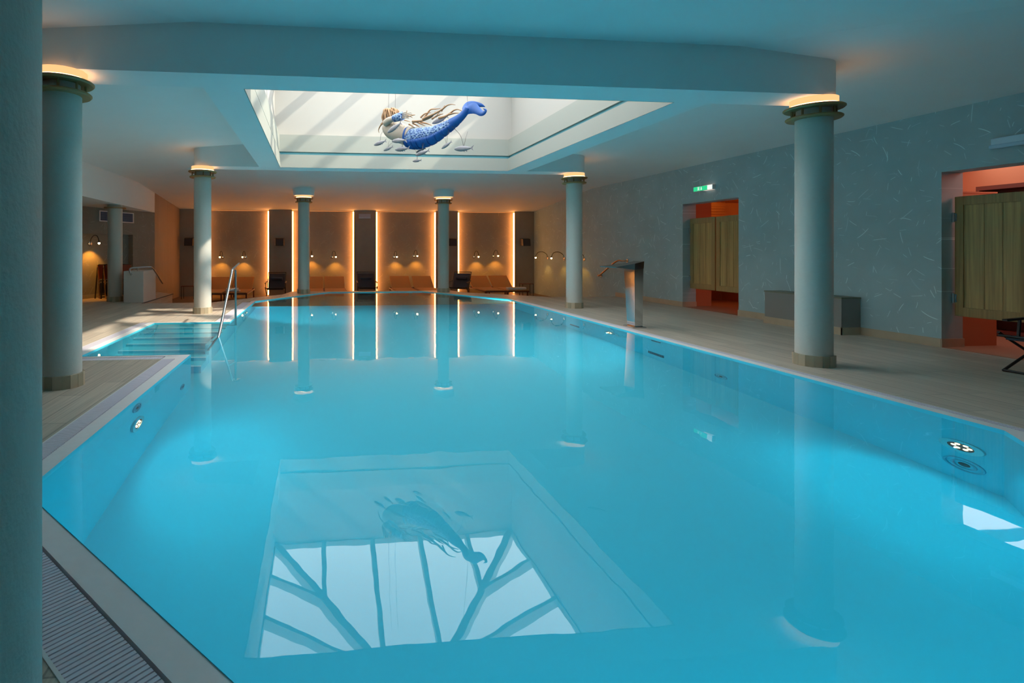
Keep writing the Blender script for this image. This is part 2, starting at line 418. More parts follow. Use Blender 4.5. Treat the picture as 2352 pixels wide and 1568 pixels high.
m.box(GX0 - .2, GX1 + .2, GY0 - .2, GY0 + .02, 4.62, 4.73); m.box(GX0 - .2, GX1 + .2, GY1 - .02, GY1 + .2, 4.62, 4.73)
m.box(GX0 - .2, GX0 + .02, GY0, GY1, 4.62, 4.73); m.box(GX1 - .02, GX1 + .2, GY0, GY1, 4.62, 4.73)
m.build('eaves_frame', SKYW, sky)

# roof slab above everything so daylight only enters through the glass
m = MB(); X0_, X1_, Y0_, Y1_ = XL - 5, 12.5, YN - .6, YF + .6
m.box(X0_, GX0 - .25, Y0_, Y1_, 3.46, 3.6); m.box(GX1 + .25, X1_, Y0_, Y1_, 3.46, 3.6)
m.box(GX0 - .25, GX1 + .25, Y0_, GY0 - .25, 3.46, 3.6); m.box(GX0 - .25, GX1 + .25, GY1 + .25, Y1_, 3.46, 3.6)
struct(m.build('ceiling_slab', mat('slab_concrete', (.4, .4, .4), .9)))

# ------------------------------------------------------------------ walls
LZ = -0.36
D1, D2 = (9.28, 10.83), (4.40, 5.985)
DT = 2.24
m = MB(); TH = .31
segs = [(YN, D2[0]), (D2[1], D1[0]), (D1[1], YF + .3)]
for a, b_ in segs: m.box(XR, XR + TH, a, b_, LZ - .1, 3.4)
for a, b_ in (D1, D2): m.box(XR, XR + TH, a, b_, DT, 3.4)
struct(m.build('wall_right', PLASTER))
m = MB(); m.box(XL - 5, XR + 3, YN - .2, YN, LZ, 3.4); struct(m.build('wall_front', mat('near_wall_paint', (.5, .47, .42), .7)))
m = MB(); m.box(XL - .3, XL, 16.05, YF + .3, LZ - .1, 3.4); struct(m.build('wall_left', WARMW))
# angled wall of the bay with a shallow door recess
bay0 = Vector((-4.72, 16.05, 0)); bd = Vector((-.466, -.885, 0)).normalized(); bn = Vector((.885, -.466, 0)).normalized()
def bp_(t_, dpt=0, z=0): p = bay0 + bd * t_ + bn * dpt; return (p.x, p.y, z)
m = MB()
def bseg(t0, t1, z0, z1, dpt=0):
    v = [bp_(t0, dpt, z0), bp_(t1, dpt, z0), bp_(t1, dpt, z1), bp_(t0, dpt, z1), bp_(t0, dpt - .3, z0), bp_(t1, dpt - .3, z0), bp_(t1, dpt - .3, z1), bp_(t0, dpt - .3, z1)]
    m.add(v, [(0, 1, 2, 3), (7, 6, 5, 4), (0, 4, 5, 1), (3, 2, 6, 7), (0, 3, 7, 4), (1, 5, 6, 2)])
bseg(0, .8, 0, 2.34); bseg(.8, 2.6, 1.66, 2.34); bseg(.8, 2.6, 0, 1.66, -.16); bseg(2.6, 9, 0, 2.34)
bay_plaster = plaster('scratched_plaster_bay', (0.24, .23, .20), 'yz')
struct(m.build('wall_bay', bay_plaster))
m = MB(); m.box(XL - 5, XL - 4.9, YN, 12, 0, 2.4); struct(m.build('wall_bay_end', bay_plaster))
# far wall: recessed panels between darker pilasters
pan = [(-3.95, -1.70), (-.90, 1.28), (2.07, 4.24), (5.06, 7.19)]
ZF = zceil(0, YF)
m = MB(); m.box(XL, XR, YF, YF + .25, LZ - .1, ZF + .1); struct(m.build('wall_back', PLASTERX))
px = [XL] + [v for p in pan for v in p] + [XR]
for i in range(5):
    m = MB(); m.box(px[2 * i], px[2 * i + 1], YF - .14, YF, LZ, ZF + .02); struct(m.build('trim_%d' % (6 + i), PILA))
places = ['behind the leftmost loungers', 'half covered by the slim left pillar', 'just right of the middle pilaster', 'over the rightmost pair of loungers']
for i, (a, b_) in enumerate(pan):
    t_ = thing('light_strip', (a, YF, LZ), 'warm LED strip round the back wall panel ' + places[i], 'light strip', 'LED strips around the back wall panels')
    m = MB()
    m.box(.004, .045, -.14, -.10, .03, ZF - LZ - .04)
    m.build('side_strip', LEDC, t_)
    m = MB(); m.box(b_ - a - .045, b_ - a - .004, -.14, -.10, .03, ZF - LZ - .04); m.build('side_strip', LEDC, t_)
    m = MB(); m.box(.045, b_ - a - .045, -.05, -.03, ZF - LZ - .03, ZF - LZ - .018); m.build('top_strip', LEDTOP, t_)
# skirting
def skirt(name, boxes, mt=PLINTH):
    m = MB()
    for q in boxes: m.box(*q)
    return struct(m.build(name, mt))
skirt('baseboard_right', [(XR - .014, XR, D1[1], 13.45, 0, .11), (XR - .014, XR, D2[1], D1[0], 0, .11), (XR - .014, XR, YN, D2[0], 0, .11),
      (XR - .01, XR + TH + .01, D1[1] - .012, D1[1], 0, .11), (XR - .01, XR + TH + .01, D2[1] - .012, D2[1], 0, .11), (XR - .01, XR + TH + .01, D1[0], D1[0] + .012, 0, .11)])
skirt('baseboard_back', [(p[0], p[1], YF - .014, YF, LZ, LZ + .09) for p in pan], PLINTH2)
m = MB()
for t0, t1, dp in ((0, .8, 0), (.8, 2.6, -.16), (2.6, 8.5, 0)):
    v = [bp_(t0, dp + .012, 0), bp_(t1, dp + .012, 0), bp_(t1, dp + .012, .1), bp_(t0, dp + .012, .1), bp_(t0, dp, 0), bp_(t1, dp, 0), bp_(t1, dp, .1), bp_(t0, dp, .1)]
    m.add(v, [(0, 1, 2, 3), (7, 6, 5, 4), (0, 4, 5, 1), (3, 2, 6, 7), (0, 3, 7, 4), (1, 5, 6, 2)])
struct(m.build('baseboard_bay', PLINTH2))

# ------------------------------------------------------------------ pool outline (counter-clockwise) and deck
POOL = [(.42, .86), (2.9, .86), (4.72, 3.19), (4.79, 12.98), (3.1, 15.65), (.3, 15.65), (-1.51, 13.1), (-1.51, 9.4), (-2.77, 9.4), (-2.77, 6.55), (-1.51, 6.55), (-1.51, 2.93)]
NP = len(POOL)
def offs(ds):
    """offset every edge outward by its own distance (mitred)"""
    lines = []
    for i in range(NP):
        a = Vector(POOL[i]); b_ = Vector(POOL[(i + 1) % NP]); d = (b_ - a).normalized(); n = Vector((d.y, -d.x))
        lines.append((a + n * ds[i], d))
    out = []
    for i in range(NP):
        (p, d), (q, e) = lines[i - 1], lines[i]
        den = d.x * e.y - d.y * e.x; s_ = ((q.x - p.x) * e.y - (q.y - p.y) * e.x) / den
        out.append(tuple(p + d * s_))
    return out
#        near  nr-ch right  far-r  far   far-l left2 bayF  bayL bayN  left1 nl-ch
cw = [.12, .10, .085, .06, .05, .06, .09, .035, .10, .11, .11, .12]
gw = [.21, .12, .085, .0, .0, .0, .17, .0, .14, .16, .15, .21]
O1 = offs(cw); O2 = offs([a + b_ for a, b_ in zip(cw, gw)])
OUTER = [(XL - 5, YN), (XR + 4.2, YN), (XR + 4.2, 12.4), (XR + .31, 12.4), (XR + .31, 13.45), (6.1, 13.45), (4.25, 15.2), (4.05, 16.0), (-.78, 16.0), (-.97, 15.0), (-2.5, 12.92), (-4.05, 12.85), (-4.08, 15.5), (XL - .0, 16.3), (XL - 5, 16.3)]
def ring(name, inner, outer, z0, z1, mt, par=None):
    m = MB(); n = len(inner)
    for i in range(n):
        j = (i + 1) % n
        m.add([(*inner[i], z0), (*inner[j], z0), (*outer[j], z1), (*outer[i], z1)], [(0, 1, 2, 3)])
    return m.build(name, mt, par, fixn=False)
polys = [[Vector((x, y, 0)) for x, y in OUTER], [Vector((x, y, 0)) for x, y in O2]]
tris = geometry.tessellate_polygon(polys)
flat = [tuple(v) for p in polys for v in p]
m = MB(); m.add(flat, [tuple(t_) for t_ in tris])
n0 = len(OUTER)
m.add([(x, y, 0) for x, y in OUTER] + [(x, y, -.5) for x, y in OUTER], [(i, (i + 1) % n0, n0 + (i + 1) % n0, n0 + i) for i in range(n0)])
me_o = m.build('floor', DECK, fixn=False); struct(me_o)
for p in me_o.data.polygons:
    pass
bm = bmesh.new(); bm.from_mesh(me_o.data)
for f in bm.faces:
    f.normal_update()
    if abs(f.normal.z) > .5 and f.normal.z < 0: f.normal_flip()
bm.to_mesh(me_o.data); bm.free()
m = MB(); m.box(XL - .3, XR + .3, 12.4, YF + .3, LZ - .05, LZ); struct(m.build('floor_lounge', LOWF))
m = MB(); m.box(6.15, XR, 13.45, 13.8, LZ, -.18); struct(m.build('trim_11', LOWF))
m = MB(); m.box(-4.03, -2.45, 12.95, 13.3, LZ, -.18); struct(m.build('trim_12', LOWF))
# thin dark nosing on the step edge in front of the bay
m = MB(); m.box(-4.075, -4.045, 12.85, 15.5, -.01, .006); struct(m.build('trim_13', CHAN))

# ------------------------------------------------------------------ the pool itself
PD = -1.45; WZ = -.015
pool = thing('swimming_pool', (0, 0, 0), 'large turquoise swimming pool with pale stone edge, overflow grate and side steps', 'swimming pool')
m = MB()
for i in range(NP):
    j = (i + 1) % NP
    m.add([(*POOL[i], 0), (*POOL[j], 0), (*POOL[j], PD), (*POOL[i], PD)], [(0, 1, 2, 3)])
tp = geometry.tessellate_polygon([[Vector((x, y, 0)) for x, y in POOL]])
m.add([(x, y, PD) for x, y in POOL], [tuple(t_) for t_ in tp])
m.build('basin', LINING, pool, fixn=False)
ring('coping', POOL, O1, -.004, .004, COPE, pool)
ring('gutter_channel', O1, O2, -.022, -.022, mat('gutter_grey', (.26, .25, .30), .6), pool)
m = MB()
for i in range(NP):
    j = (i + 1) % NP
    if gw[i] < .01: continue
    m.add([(*O1[i], .004), (*O1[j], .004), (*O1[j], -.04), (*O1[i], -.04)], [(0, 1, 2, 3)])
    m.add([(*O2[i], .003), (*O2[j], .003), (*O2[j], -.04), (*O2[i], -.04)], [(0, 1, 2, 3)])
    d = (Vector(O2[j]) - Vector(O2[i])).normalized(); n = Vector((-d.y, d.x)) * .012
    a_, b_ = Vector(O2[i]), Vector(O2[j])
    m.add([(*a_, .003), (*b_, .003), (*(b_ + n), .003), (*(a_ + n), .003)], [(0, 1, 2, 3)])
m.build('gutter_rim', COPE, pool, fixn=False)
m = MB()
for i in range(NP):
    if gw[i] < .01: continue
    j = (i + 1) % NP
    a0, a1, b0, b1 = Vector(O1[i]), Vector(O1[j]), Vector(O2[i]), Vector(O2[j])
    d = (a1 - a0).normalized(); n = Vector((d.y, -d.x)); L = (b1 - b0).length; La = (a1 - a0).length
    st = .0215; k = 0
    sa = (a0 - b0).dot(d); sb = (a1 - b0).dot(d)
    s_ = .01
    while s_ < L - .01:
        lo, hi = .012, gw[i] - .008
        # mitre limits near the ends
        if s_ < sa: lo_cut = gw[i] * (1 - s_ / max(sa, 1e-6))
        elif s_ > sb: lo_cut = gw[i] * (1 - (L - s_) / max(L - sb, 1e-6))
        else: lo_cut = 0
        # distance measured from O2 inward
        p = b0 + d * s_ - n * hi * 1.0; 
        inner = gw[i] - max(lo, lo_cut if (sa > 0 and s_ < sa) or (sb < L and s_ > sb) else lo)
        p_in = b0 + d * s_ - n * inner; p_out = b0 + d * s_ - n * .010
        if inner > .03: m.bar((p_in.x, p_in.y, -.004), (p_out.x, p_out.y, -.004), .0155, .012)
        s_ += st
    for q in (.3, .55, .8):
        p = b0 - n * gw[i] * q + d * .03; r_ = b1 - n * gw[i] * q - d * .03
        m.bar((p.x, p.y, -.014), (r_.x, r_.y, -.014), .008, .01)
m.build('overflow_grate', GRATE, pool, fixn=False)
m = MB(); m.box(O2[10][0], O1[10][0], O2[10][1], O1[10][1], -.02, .002); m.build('corner_plate', COPE, pool)
# steps in the side bay: descending toward the camera
m = MB(); me2 = MB(); ns = 7
for k in range(ns):
    y1 = 9.4 - .31 * k - (.12 if k else 0); y0 = 9.4 - .31 * (k + 1) - .12; z = WZ - .10 - .17 * k
    m.box(-2.768, -1.512, y0, y1, PD, z)
    me2.box(-2.766, -1.512, y0 - .004, y0 + .03, z - .002, z + .004)
m.build('steps', LINING, pool); me2.build('step_nosing', STEPC, pool)
# dividing strip under the rail
m = MB(); m.box(-1.56, -1.51, 7.6, 9.4, PD, -.35); m.build('step_cheek', LINING, pool)
wtr = MB(); wtr.add([(x, y, WZ) for x, y in POOL], [tuple(t_) for t_ in tp])
wo = wtr.build('pool_water', WATER, None, fixn=False)
bm = bmesh.new(); bm.from_mesh(wo.data)
for f in bm.faces:
    f.normal_update()
    if f.normal.z < 0: f.normal_flip()
bm.to_mesh(wo.data); bm.free()
tag(wo, 'still turquoise water filling the swimming pool', 'water', kind='stuff')

# ------------------------------------------------------------------ pool fittings on the basin walls
AQUA = (.01, .80, 1.0); FARC = (.16, .84, .98)
def pool_light(loc, nx, label, e=60, aimz=-.25, tint=None, fwd=0):
    t_ = thing('pool_light', loc, label, 'pool light', 'underwater pool lights')
    t_.rotation_euler = (0, 0, {1: 0, -1: PI, 2: PI / 2}[nx])     # local +x points into the water
    m = MB(); v0 = len(m.v)
    def disc(r0, r1, x0, x1):
        n = 28; m_ = MB(); v = []
        for x, r_ in ((x0, r0), (x1, r0), (x1, r1), (x0, r1)):
            for k in range(n):
                a = 2 * PI * k / n; v.append((x, r_ * math.cos(a), r_ * math.sin(a)))
        f = []
        for q in range(3):
            for k in range(n): f.append((q * n + k, q * n + (k + 1) % n, (q + 1) * n + (k + 1) % n, (q + 1) * n + k))
        m_.add(v, f); return m_
    disc(.14, .085, 0.001, .02).build('bezel', STEEL, t_, smooth=30)
    m = MB(); n = 24
    m.add([(.008, .086 * math.cos(2 * PI * k / n), .086 * math.sin(2 * PI * k / n)) for k in range(n)], [tuple(range(n))]); ln = m.build('lens', CHAN, t_, fixn=False)
    for k in range(6):
        a = 2 * PI * k / 6
        m = MB(); m.ball((.012, .05 * math.cos(a), .05 * math.sin(a)), .008, .018, .018, 8, 5); m.build('led', POOLLED, ln, smooth=80)
    dx, dy = {1: (1, 0), -1: (-1, 0), 2: (0, 1)}[nx]
    lamp('pool_lamp', 'SPOT', (loc[0] + dx * .06, loc[1] + dy * .06, loc[2]), e, tint or AQUA, .01, (dx, dy + fwd, aimz), 165, .8)
    return t_
PLE = 85
pool_light((4.722, 3.43, -.72), -1, 'underwater light with six LEDs near the closest right-hand corner of the pool', 42)
pool_light((4.757, 8.23, -.62), -1, 'underwater light in the pool wall below the steel water spout', 170, tint=FARC)
pool_light((4.787, 12.6, -.3), -1, 'tiny far underwater light below the far right-hand pool corner', 300, aimz=-.12, tint=FARC, fwd=.8)
pool_light((-1.51, 4.63, -.635), 1, 'underwater light in the pool wall nearest the big round column on the left', 46)
pool_light((-1.51, 11.45, -.55), 1, 'underwater light in the pool wall just beyond the step handrail', 300, aimz=-.12, tint=FARC, fwd=.8)

pool_light((.95, .86, -.65), 2, 'added unseen fill light in the near pool wall under the camera, toward the near round pillar', 34)  # added fitting out of view, brightens the pool along its length
pool_light((2.45, .86, -.65), 2, 'added unseen fill light in the near pool wall under the camera, toward the right deck', 34)  # second added fill light, also out of view
def jet(loc, nx, label, r_=.075):
    t_ = thing('water_jet', loc, label, 'pool jet', 'round pool inlets'); t_.rotation_euler = (0, 0, 0 if nx > 0 else PI)
    AQ = bpy.data.materials.get('jet_plastic') or mat('jet_plastic', (.12, .45, .58), .4)
    for i, (ra, rb) in enumerate(((r_, r_ * .86), (r_ * .62, r_ * .5))):
        n = 24; v = []; f = []
        for x, q in ((.001, ra), (.012, ra), (.012, rb), (.001, rb)):
            for k in range(n): v.append((x, q * math.cos(2 * PI * k / n), q * math.sin(2 * PI * k / n)))
        for s_ in range(3):
            for k in range(n): f.append((s_ * n + k, s_ * n + (k + 1) % n, (s_ + 1) * n + (k + 1) % n, (s_ + 1) * n + k))
        m = MB(); m.add(v, f); m.build('ring', AQ, t_, smooth=30)
    m = MB(); m.ball((.004, 0, 0), .012, r_ * .3, r_ * .3, 12, 6); m.build('nozzle', CHAN, t_, smooth=60)
jet((4.722, 3.42, -1.12), -1, 'large round inlet right below the closest underwater light', .13)
jet((4.742, 5.81, -1.10), -1, 'round inlet in the right pool wall before the big round column', .10)
jet((-1.51, 4.63, -.22), 1, 'round inlet right above the left-hand underwater light', .10)
jet((-1.51, 6.13, -1.05), 1, 'small round inlet by the corner of the step bay', .08)
def grille(loc, label, w_, h_):
    t_ = thing('intake_grille', loc, label, 'grille', 'suction grilles in the right pool wall')
    G = bpy.data.materials.get('grille_dark') or mat('grille_dark', (.02, .16, .24), .5)
    m = MB(); m.box(-.012, 0, -w_ / 2, w_ / 2, -h_ / 2, h_ / 2); m.build('plate', G, t_)
    m = MB(); n = int(w_ / .03)
    for k in range(n): m.box(-.018, -.012, -w_ / 2 + .02 + k * .03, -w_ / 2 + .03 + k * .03, -h_ * .36, h_ * .36)
    m.build('slots', CHAN, t_)
grille((4.748, 7.03, -.20), 'small dark slotted grille just under the water line, uppermost of three', .20, .07)
grille((4.748, 7.03, -1.12), 'largest dark slotted grille low in the pool wall below the small one', .34, .14)
grille((4.765, 9.45, -1.05), 'farthest dark slotted grille in the pool wall, beyond the water spout', .34, .13)

# ------------------------------------------------------------------ columns
def column(x, y, label, cap=True, flare=False, ztop=ZB, z0=0.0, rr=.165, group='round columns around the pool', dark=False):
    t_ = thing('column', (x, y, z0), label, 'column', group)
    H = ztop - z0
    if cap: sh = 2.69 if not flare else 2.62
    else: sh = H
    m = MB(); m.lathe([(0, .005), (rr, .005), (rr, sh), (0, sh)], n=64); m.build('shaft', COLM, t_, smooth=40)
    m = MB(); n = 16; rp = rr + .022
    for k in range(n):
        a0, a1 = 2 * PI * (k + .02) / n, 2 * PI * (k + .98) / n
        v = [(r_ * math.cos(a), r_ * math.sin(a), z) for z in (0, .12) for r_, a in ((rr - .01, a0), (rp, a0), (rp, a1), (rr - .01, a1))]
        m.add(v, [(0, 3, 2, 1), (4, 5, 6, 7), (0, 1, 5, 4), (1, 2, 6, 5), (2, 3, 7, 6), (3, 0, 4, 7)], k % 2)
    m.lathe([(rr, .118), (rp - .006, .118), (rp - .006, .002), (rr, .002)], n=32, mi=0)
    m.build('plinth', [PLINTH, PLINTH2], t_)
    if cap:
        zb = sh - .03; ro = rr + .085
        for q, (dz, r2) in enumerate(((0, ro), (.105, ro + .02))):
            m = MB(); m.lathe([(rr - .01, zb + dz), (r2 - .012, zb + dz), (r2, zb + dz + .012), (r2, zb + dz + .022), (r2 - .01, zb + dz + .03), (rr - .01, zb + dz + .03), (rr - .01, zb + dz)], n=64)
            m.build('collar_ring', RING, t_, smooth=30)
        m = MB(); m.lathe([(0, zb), (rr - .012, zb), (rr - .012, zb + .135), (0, zb + .135)], n=48); m.build('neck', COLM, t_, smooth=40)
        m = MB()
        for k in range(8):
            a = 2 * PI * (k + .35) / 8; cx_, cy_ = (rr + .03) * math.cos(a), (rr + .03) * math.sin(a)
            m.tube([(cx_, cy_, zb + .02), (cx_, cy_, zb + .115)], .011, 8)
        m.build('spacer_bolts', RING, t_, smooth=60)
        zt = ztop - z0 if not flare else 2.79
        rd = rr + .045
        m = MB(); m.lathe([(0, zb + .136), (rd, zb + .136), (rd, zt), (0, zt)], n=64); m.build('light_drum', DRUM, t_, smooth=40)
        m = MB(); m.lathe([(rd, zb + .138), (rd + .012, zb + .138), (rd + .012, zb + .150), (rd, zb + .150)], n=48); m.build('led_ring', LEDR, t_, smooth=40)
        if flare:
            rf = .31; zc_ = zceil(x, y) - z0
            m = MB(); m.lathe([(0, zt), (rf - .03, zt), (rf - .01, zt + .02), (rf, zc_ + .03), (0, zc_ + .03)], n=64); m.build('capital', WHITE, t_, smooth=40)
    return t_
column(-2.34, 5.16, 'thick round pillar near the photographer, left of the pool, glowing ring under the beam end')
column(5.365, 5.24, 'big round pillar on the right deck before the bench, glowing collar under the beam end')
column(-2.26, 10.78, 'round pillar standing behind the pool steps, glowing collar under the far beam')
column(5.48, 10.9, 'round pillar between the steel water spout and the far lounge')
column(-.40, 15.35, 'slim distant pillar with flared lit capital, nearer the step handrail', flare=True, ztop=3.02)
column(3.68, 15.35, 'slim distant pillar with flared lit capital, before the black reclining chair on the right', flare=True, ztop=3.02)
column(-.428, .503, 'very close round pillar cut off by the picture edge', cap=True, ztop=2.93)
cs = column(-4.88, 13.45, 'plain dim pillar in the side bay beside the white box', cap=False, ztop=2.33)
m = MB(); m.lathe([(.15, 2.24), (.245, 2.24), (.245, 2.27), (.15, 2.27)], n=48); m.build('collar_ring', RING, cs, smooth=30)

# ------------------------------------------------------------------ handrail at the steps
t_ = thing('step_handrail', (-1.42, 9.2, 0), 'polished steel handrail rising from the water at the pool steps', 'handrail')
def rel(o, pts): return [(p[0] - o.location.x, p[1] - o.location.y, p[2] - o.location.z) for p in pts]
m = MB(); m.tube(rel(t_, cat([(-1.38, 9.55, 1.0), (-1.40, 9.30, .955), (-1.43, 9.13, .90), (-1.43, 9.0, .80), (-1.43, 8.0, .06), (-1.45, 7.75, -.14), (-1.47, 7.35, -.5)], 6)), .021, 14); m.build('sloping_rail', STEEL, t_, smooth=60)
m = MB(); m.tube(rel(t_, [(-1.38, 9.16, .91), (-1.38, 9.16, -.1)]), .019, 14); m.build('post', STEEL, t_, smooth=60)
m = MB(); m.tube(rel(t_, [(-1.43, 8.75, .60), (-1.38, 9.16, .60)]), .012, 10); m.build('crossbar', STEEL, t_, smooth=60)
m = MB(); m.tube(rel(t_, cat([(-1.52, 9.2, -.07), (-1.46, 9.17, -.08), (-1.38, 9.16, -.09)], 4)), .016, 10); m.build('wall_bracket', STEEL, t_, smooth=60)
m = MB(); m.tube(rel(t_, [(-1.51, 7.7, -.18), (-1.43, 7.72, -.17)]), .016, 10); m.build('wall_bracket', STEEL, t_, smooth=60)

# ------------------------------------------------------------------ steel waterfall spout
t_ = thing('water_spout', (5.02, 8.08, 0), 'mirror steel waterfall spout with flat overhanging lip on the pool deck', 'water spout')
m = MB()
def sp(x, y, z): return (x - 5.02, y - 8.08, z)
# post: x0 front / x1 back ; y near / far
b_ = [sp(5.02, 7.97, .0), sp(5.02, 8.18, 0), sp(5.15, 8.18, 0), sp(5.15, 7.97, 0)]
tt = [sp(4.95, 7.87, .95), sp(4.95, 8.16, .95), sp(5.10, 8.16, .98), sp(5.10, 7.87, .98)]
m.add(b_ + tt, [(0, 3, 2, 1), (4, 5, 6, 7), (0, 1, 5, 4), (1, 2, 6, 5), (2, 3, 7, 6), (3, 0, 4, 7)]); m.build('post', DSTEEL, t_)
m = MB()
lo = [sp(4.58, 7.76, .968), sp(4.60, 8.27, .968), sp(4.95, 8.17, .93), sp(5.12, 8.16, .95), sp(5.105, 7.87, .95), sp(4.95, 7.86, .93)]
hi = [sp(4.575, 7.755, .980), sp(4.595, 8.275, .980), sp(4.95, 8.175, 1.03), sp(5.125, 8.165, 1.065), sp(5.11, 7.865, 1.065), sp(4.95, 7.855, 1.03)]
m.add(lo + hi, [(5, 4, 3, 2, 1, 0), (6, 7, 8, 9, 10, 11)] + [(i, (i + 1) % 6, 6 + (i + 1) % 6, 6 + i) for i in range(6)])
m.build('lip', mat('dark_mirror_steel', (.28, .31, .32), .12, 1.0), t_)
m = MB(); m.box(-.05, .17, -.15, .14, 0, .02); m.build('foot_plate', STEEL, t_)

# ------------------------------------------------------------------ bench
t_ = thing('bench', (7.615, 7.67, 0), 'low plastered box bench with tiled skirting against the scratched wall', 'bench')
m = MB(); m.box(0, .31, -.67, .67, 0.004, .53); m.build('body', BENCHM, t_)
m = MB(); m.box(-.008, .31, -.678, .678, .53, .55); m.build('seat_top', mat('bench_top', (.20, .21, .16), .5), t_)
m = MB(); m.box(-.014, .0, -.684, .684, 0, .11); m.box(-.014, .31, -.684, -.67, 0, .11); m.build('skirting', PLINTH, t_)

# ------------------------------------------------------------------ saloon doors in the right wall
def leaf(name, yh, yf, label, group, hinge=True, hy=None):
    """leaf in the wall opening, hinged at yh, free edge at yf; z .41-1.92"""
    t_ = thing(name, (XR + .17, yh, .41), label, 'swing door', group)
    L = abs(yf - yh) - .012; s_ = 1 if yf > yh else -1; H = 1.51
    def bx(mm, y0, y1, z0, z1, x0, x1): mm.box(x0, x1, min(s_ * y0, s_ * y1), max(s_ * y0, s_ * y1), z0, z1)
    fr = MB(); fw = .10
    bx(fr, .01, fw, 0, H, -.02, .02); bx(fr, L - fw, L, 0, H, -.02, .02); bx(fr, fw, L - fw, 0, .11, -.02, .02); bx(fr, fw, L - fw, H - .11, H, -.02, .02)
    fro = fr.build('frame', WOODF, t_, bevel=.003)
    pn = MB(); bx(pn, fw - .005, L - fw + .005, .105, H - .105, -.008, .008); pn.build('panel', WOOD, t_)
    gm = MB()
    for q in (fw + (L - 2 * fw) * .36, fw + (L - 2 * fw) * .68): bx(gm, q, q + .008, .11, H - .11, -.012, -.008)
    gm.build('panel_bead', WOODF, t_)
    for z in (.22, H - .26):
        h_ = MB(); h_.tube([(-.025, s_ * .0, z - .06), (-.025, s_ * .0, z + .06)], .016, 12); bx(h_, -.02, .035, z - .05, z + .05, -.024, -.019); h_.build('hinge', STEEL, fro, smooth=50)
    return t_
leaf('saloon_door', 10.81, 10.06, 'oak half-height swing door leaf, farther of the pair below the green exit sign', 'swing doors below the exit sign')
leaf('saloon_door', 9.29, 10.05, 'oak half-height swing door leaf, nearer of the pair below the green exit sign', 'swing doors below the exit sign')
leaf('saloon_door', 5.965, 5.20, 'large oak half-height swing door leaf nearest the camera, before the red lit passage', 'swing doors of the near opening')
leaf('saloon_door', 4.42, 5.19, 'second oak swing door leaf of the near opening, at the picture edge', 'swing doors of the near opening')

# ------------------------------------------------------------------ passage behind the right wall
m = MB(); XW = 10.05
m.box(XW, XW + .1, 2.5, 12.4, 0, 2.7); m.box(XR + TH, XW, 12.3, 12.4, 0, 2.7); m.box(XR + TH, XW, 2.5, 2.6, 0, 2.7)
struct(m.build('wall_passage', ORW))
m = MB(); m.box(XR + TH, XW + .1, 2.5, 12.4, 2.62, 2.7); struct(m.build('ceiling_passage', ORW))
m = MB(); m.box(XR + .0, XW, 2.6, 12.3, .0005, .003); struct(m.build('floor_passage', CORF))
# inner return wall behind the first opening and dark door frames
m = MB(); m.box(XR + TH, XR + TH + .42, 10.9, 11.0, 0, 2.62); struct(m.build('trim_14', ORW))
t_ = thing('slatted_panel', (9.2, 11.6, 0), 'yellow lit panel of horizontal slats seen above the swing doors below the exit sign', 'panel')
m = MB(); m.box(-.5, .75, 0, .04, .3, 2.35); m.build('board', SLATY, t_)
m = MB()
for k in range(34): m.box(-.5, .35, -.03, 0, .35 + k * .06, .38 + k * .06)
m.build('slats', SLATY, t_)
t_ = thing('partition', (XR + TH, 6.02, 0), 'low red-lit partition wall behind the near swing door', 'partition')
m = MB(); m.box(0.005, .55, .0, .07, 0, 1.98); m.build('board', ORW, t_)
m = MB(); m.box(0.005, .56, -.004, .075, 1.98, 2.0); m.build('cap', ORW, t_)
t_ = thing('dark_shelf', (XW - .33, 5.9, 0), 'dark reddish wooden shelving in the passage behind the near swing door', 'shelf')
m = MB(); m.box(0, .32, -1.9, 1.0, .02, .08); m.box(0, .32, -1.9, 1.0, 2.12, 2.18); m.box(0, .32, .96, 1.0, .08, 2.12); m.box(0, .32, -1.9, -1.86, .08, 2.12); m.box(.28, .32, -1.86, .96, .08, 2.12); m.build('carcass', REDD, t_)
for k in range(4):
    m = MB(); m.box(0, .28, -1.86, .96, .5 + k * .42, .54 + k * .42); m.build('shelf_board', REDD, t_)
for i, (y0, y1, lb) in enumerate(((6.45, 7.1, 'farther of two pale ceiling light panels mirrored in the pool from the passage'), (5.2, 6.15, 'nearer of two pale ceiling light panels mirrored in the pool from the passage'))):
    t_ = thing('ceiling_panel_light', (8.6, y0, 2.6), lb, 'ceiling light', 'passage ceiling panels')
    m = MB(); m.box(0, 1.4, 0, y1 - y0, 0, .018); m.build('diffuser', PANELW, t_)
    m = MB(); m.box(-.02, 1.42, -.02, y1 - y0 + .02, .016, .02); m.build('frame', PLASTIC, t_)
lamp('passage_lamp', 'POINT', (8.45, 11.35, 2.3), 16, (1, .38, .07), .05)
lamp('passage_lamp', 'POINT', (8.9, 8.2, 2.4), 22, (1, .16, .03), .08)
lamp('passage_lamp', 'POINT', (9.0, 4.9, 2.35), 15, (1, .13, .02), .08)

# ------------------------------------------------------------------ exit sign, emergency lights
t_ = thing('exit_sign', (XR, 10.13, 2.51), 'lit green and white exit sign over the far doorway', 'exit sign')
m = MB(); m.box(-.07, 0, -.27, .27, -.05, .05); m.build('housing', PLASTIC, t_, bevel=.006)
m = MB(); m.box(-.075, -.071, -.13, .265, -.045, .045); m.build('green_panel', SIGNG, t_)
m = MB(); m.box(-.0745, -.071, -.262, -.13, -.045, .045); m.build('white_panel', SIGNW, t_)
m = MB()
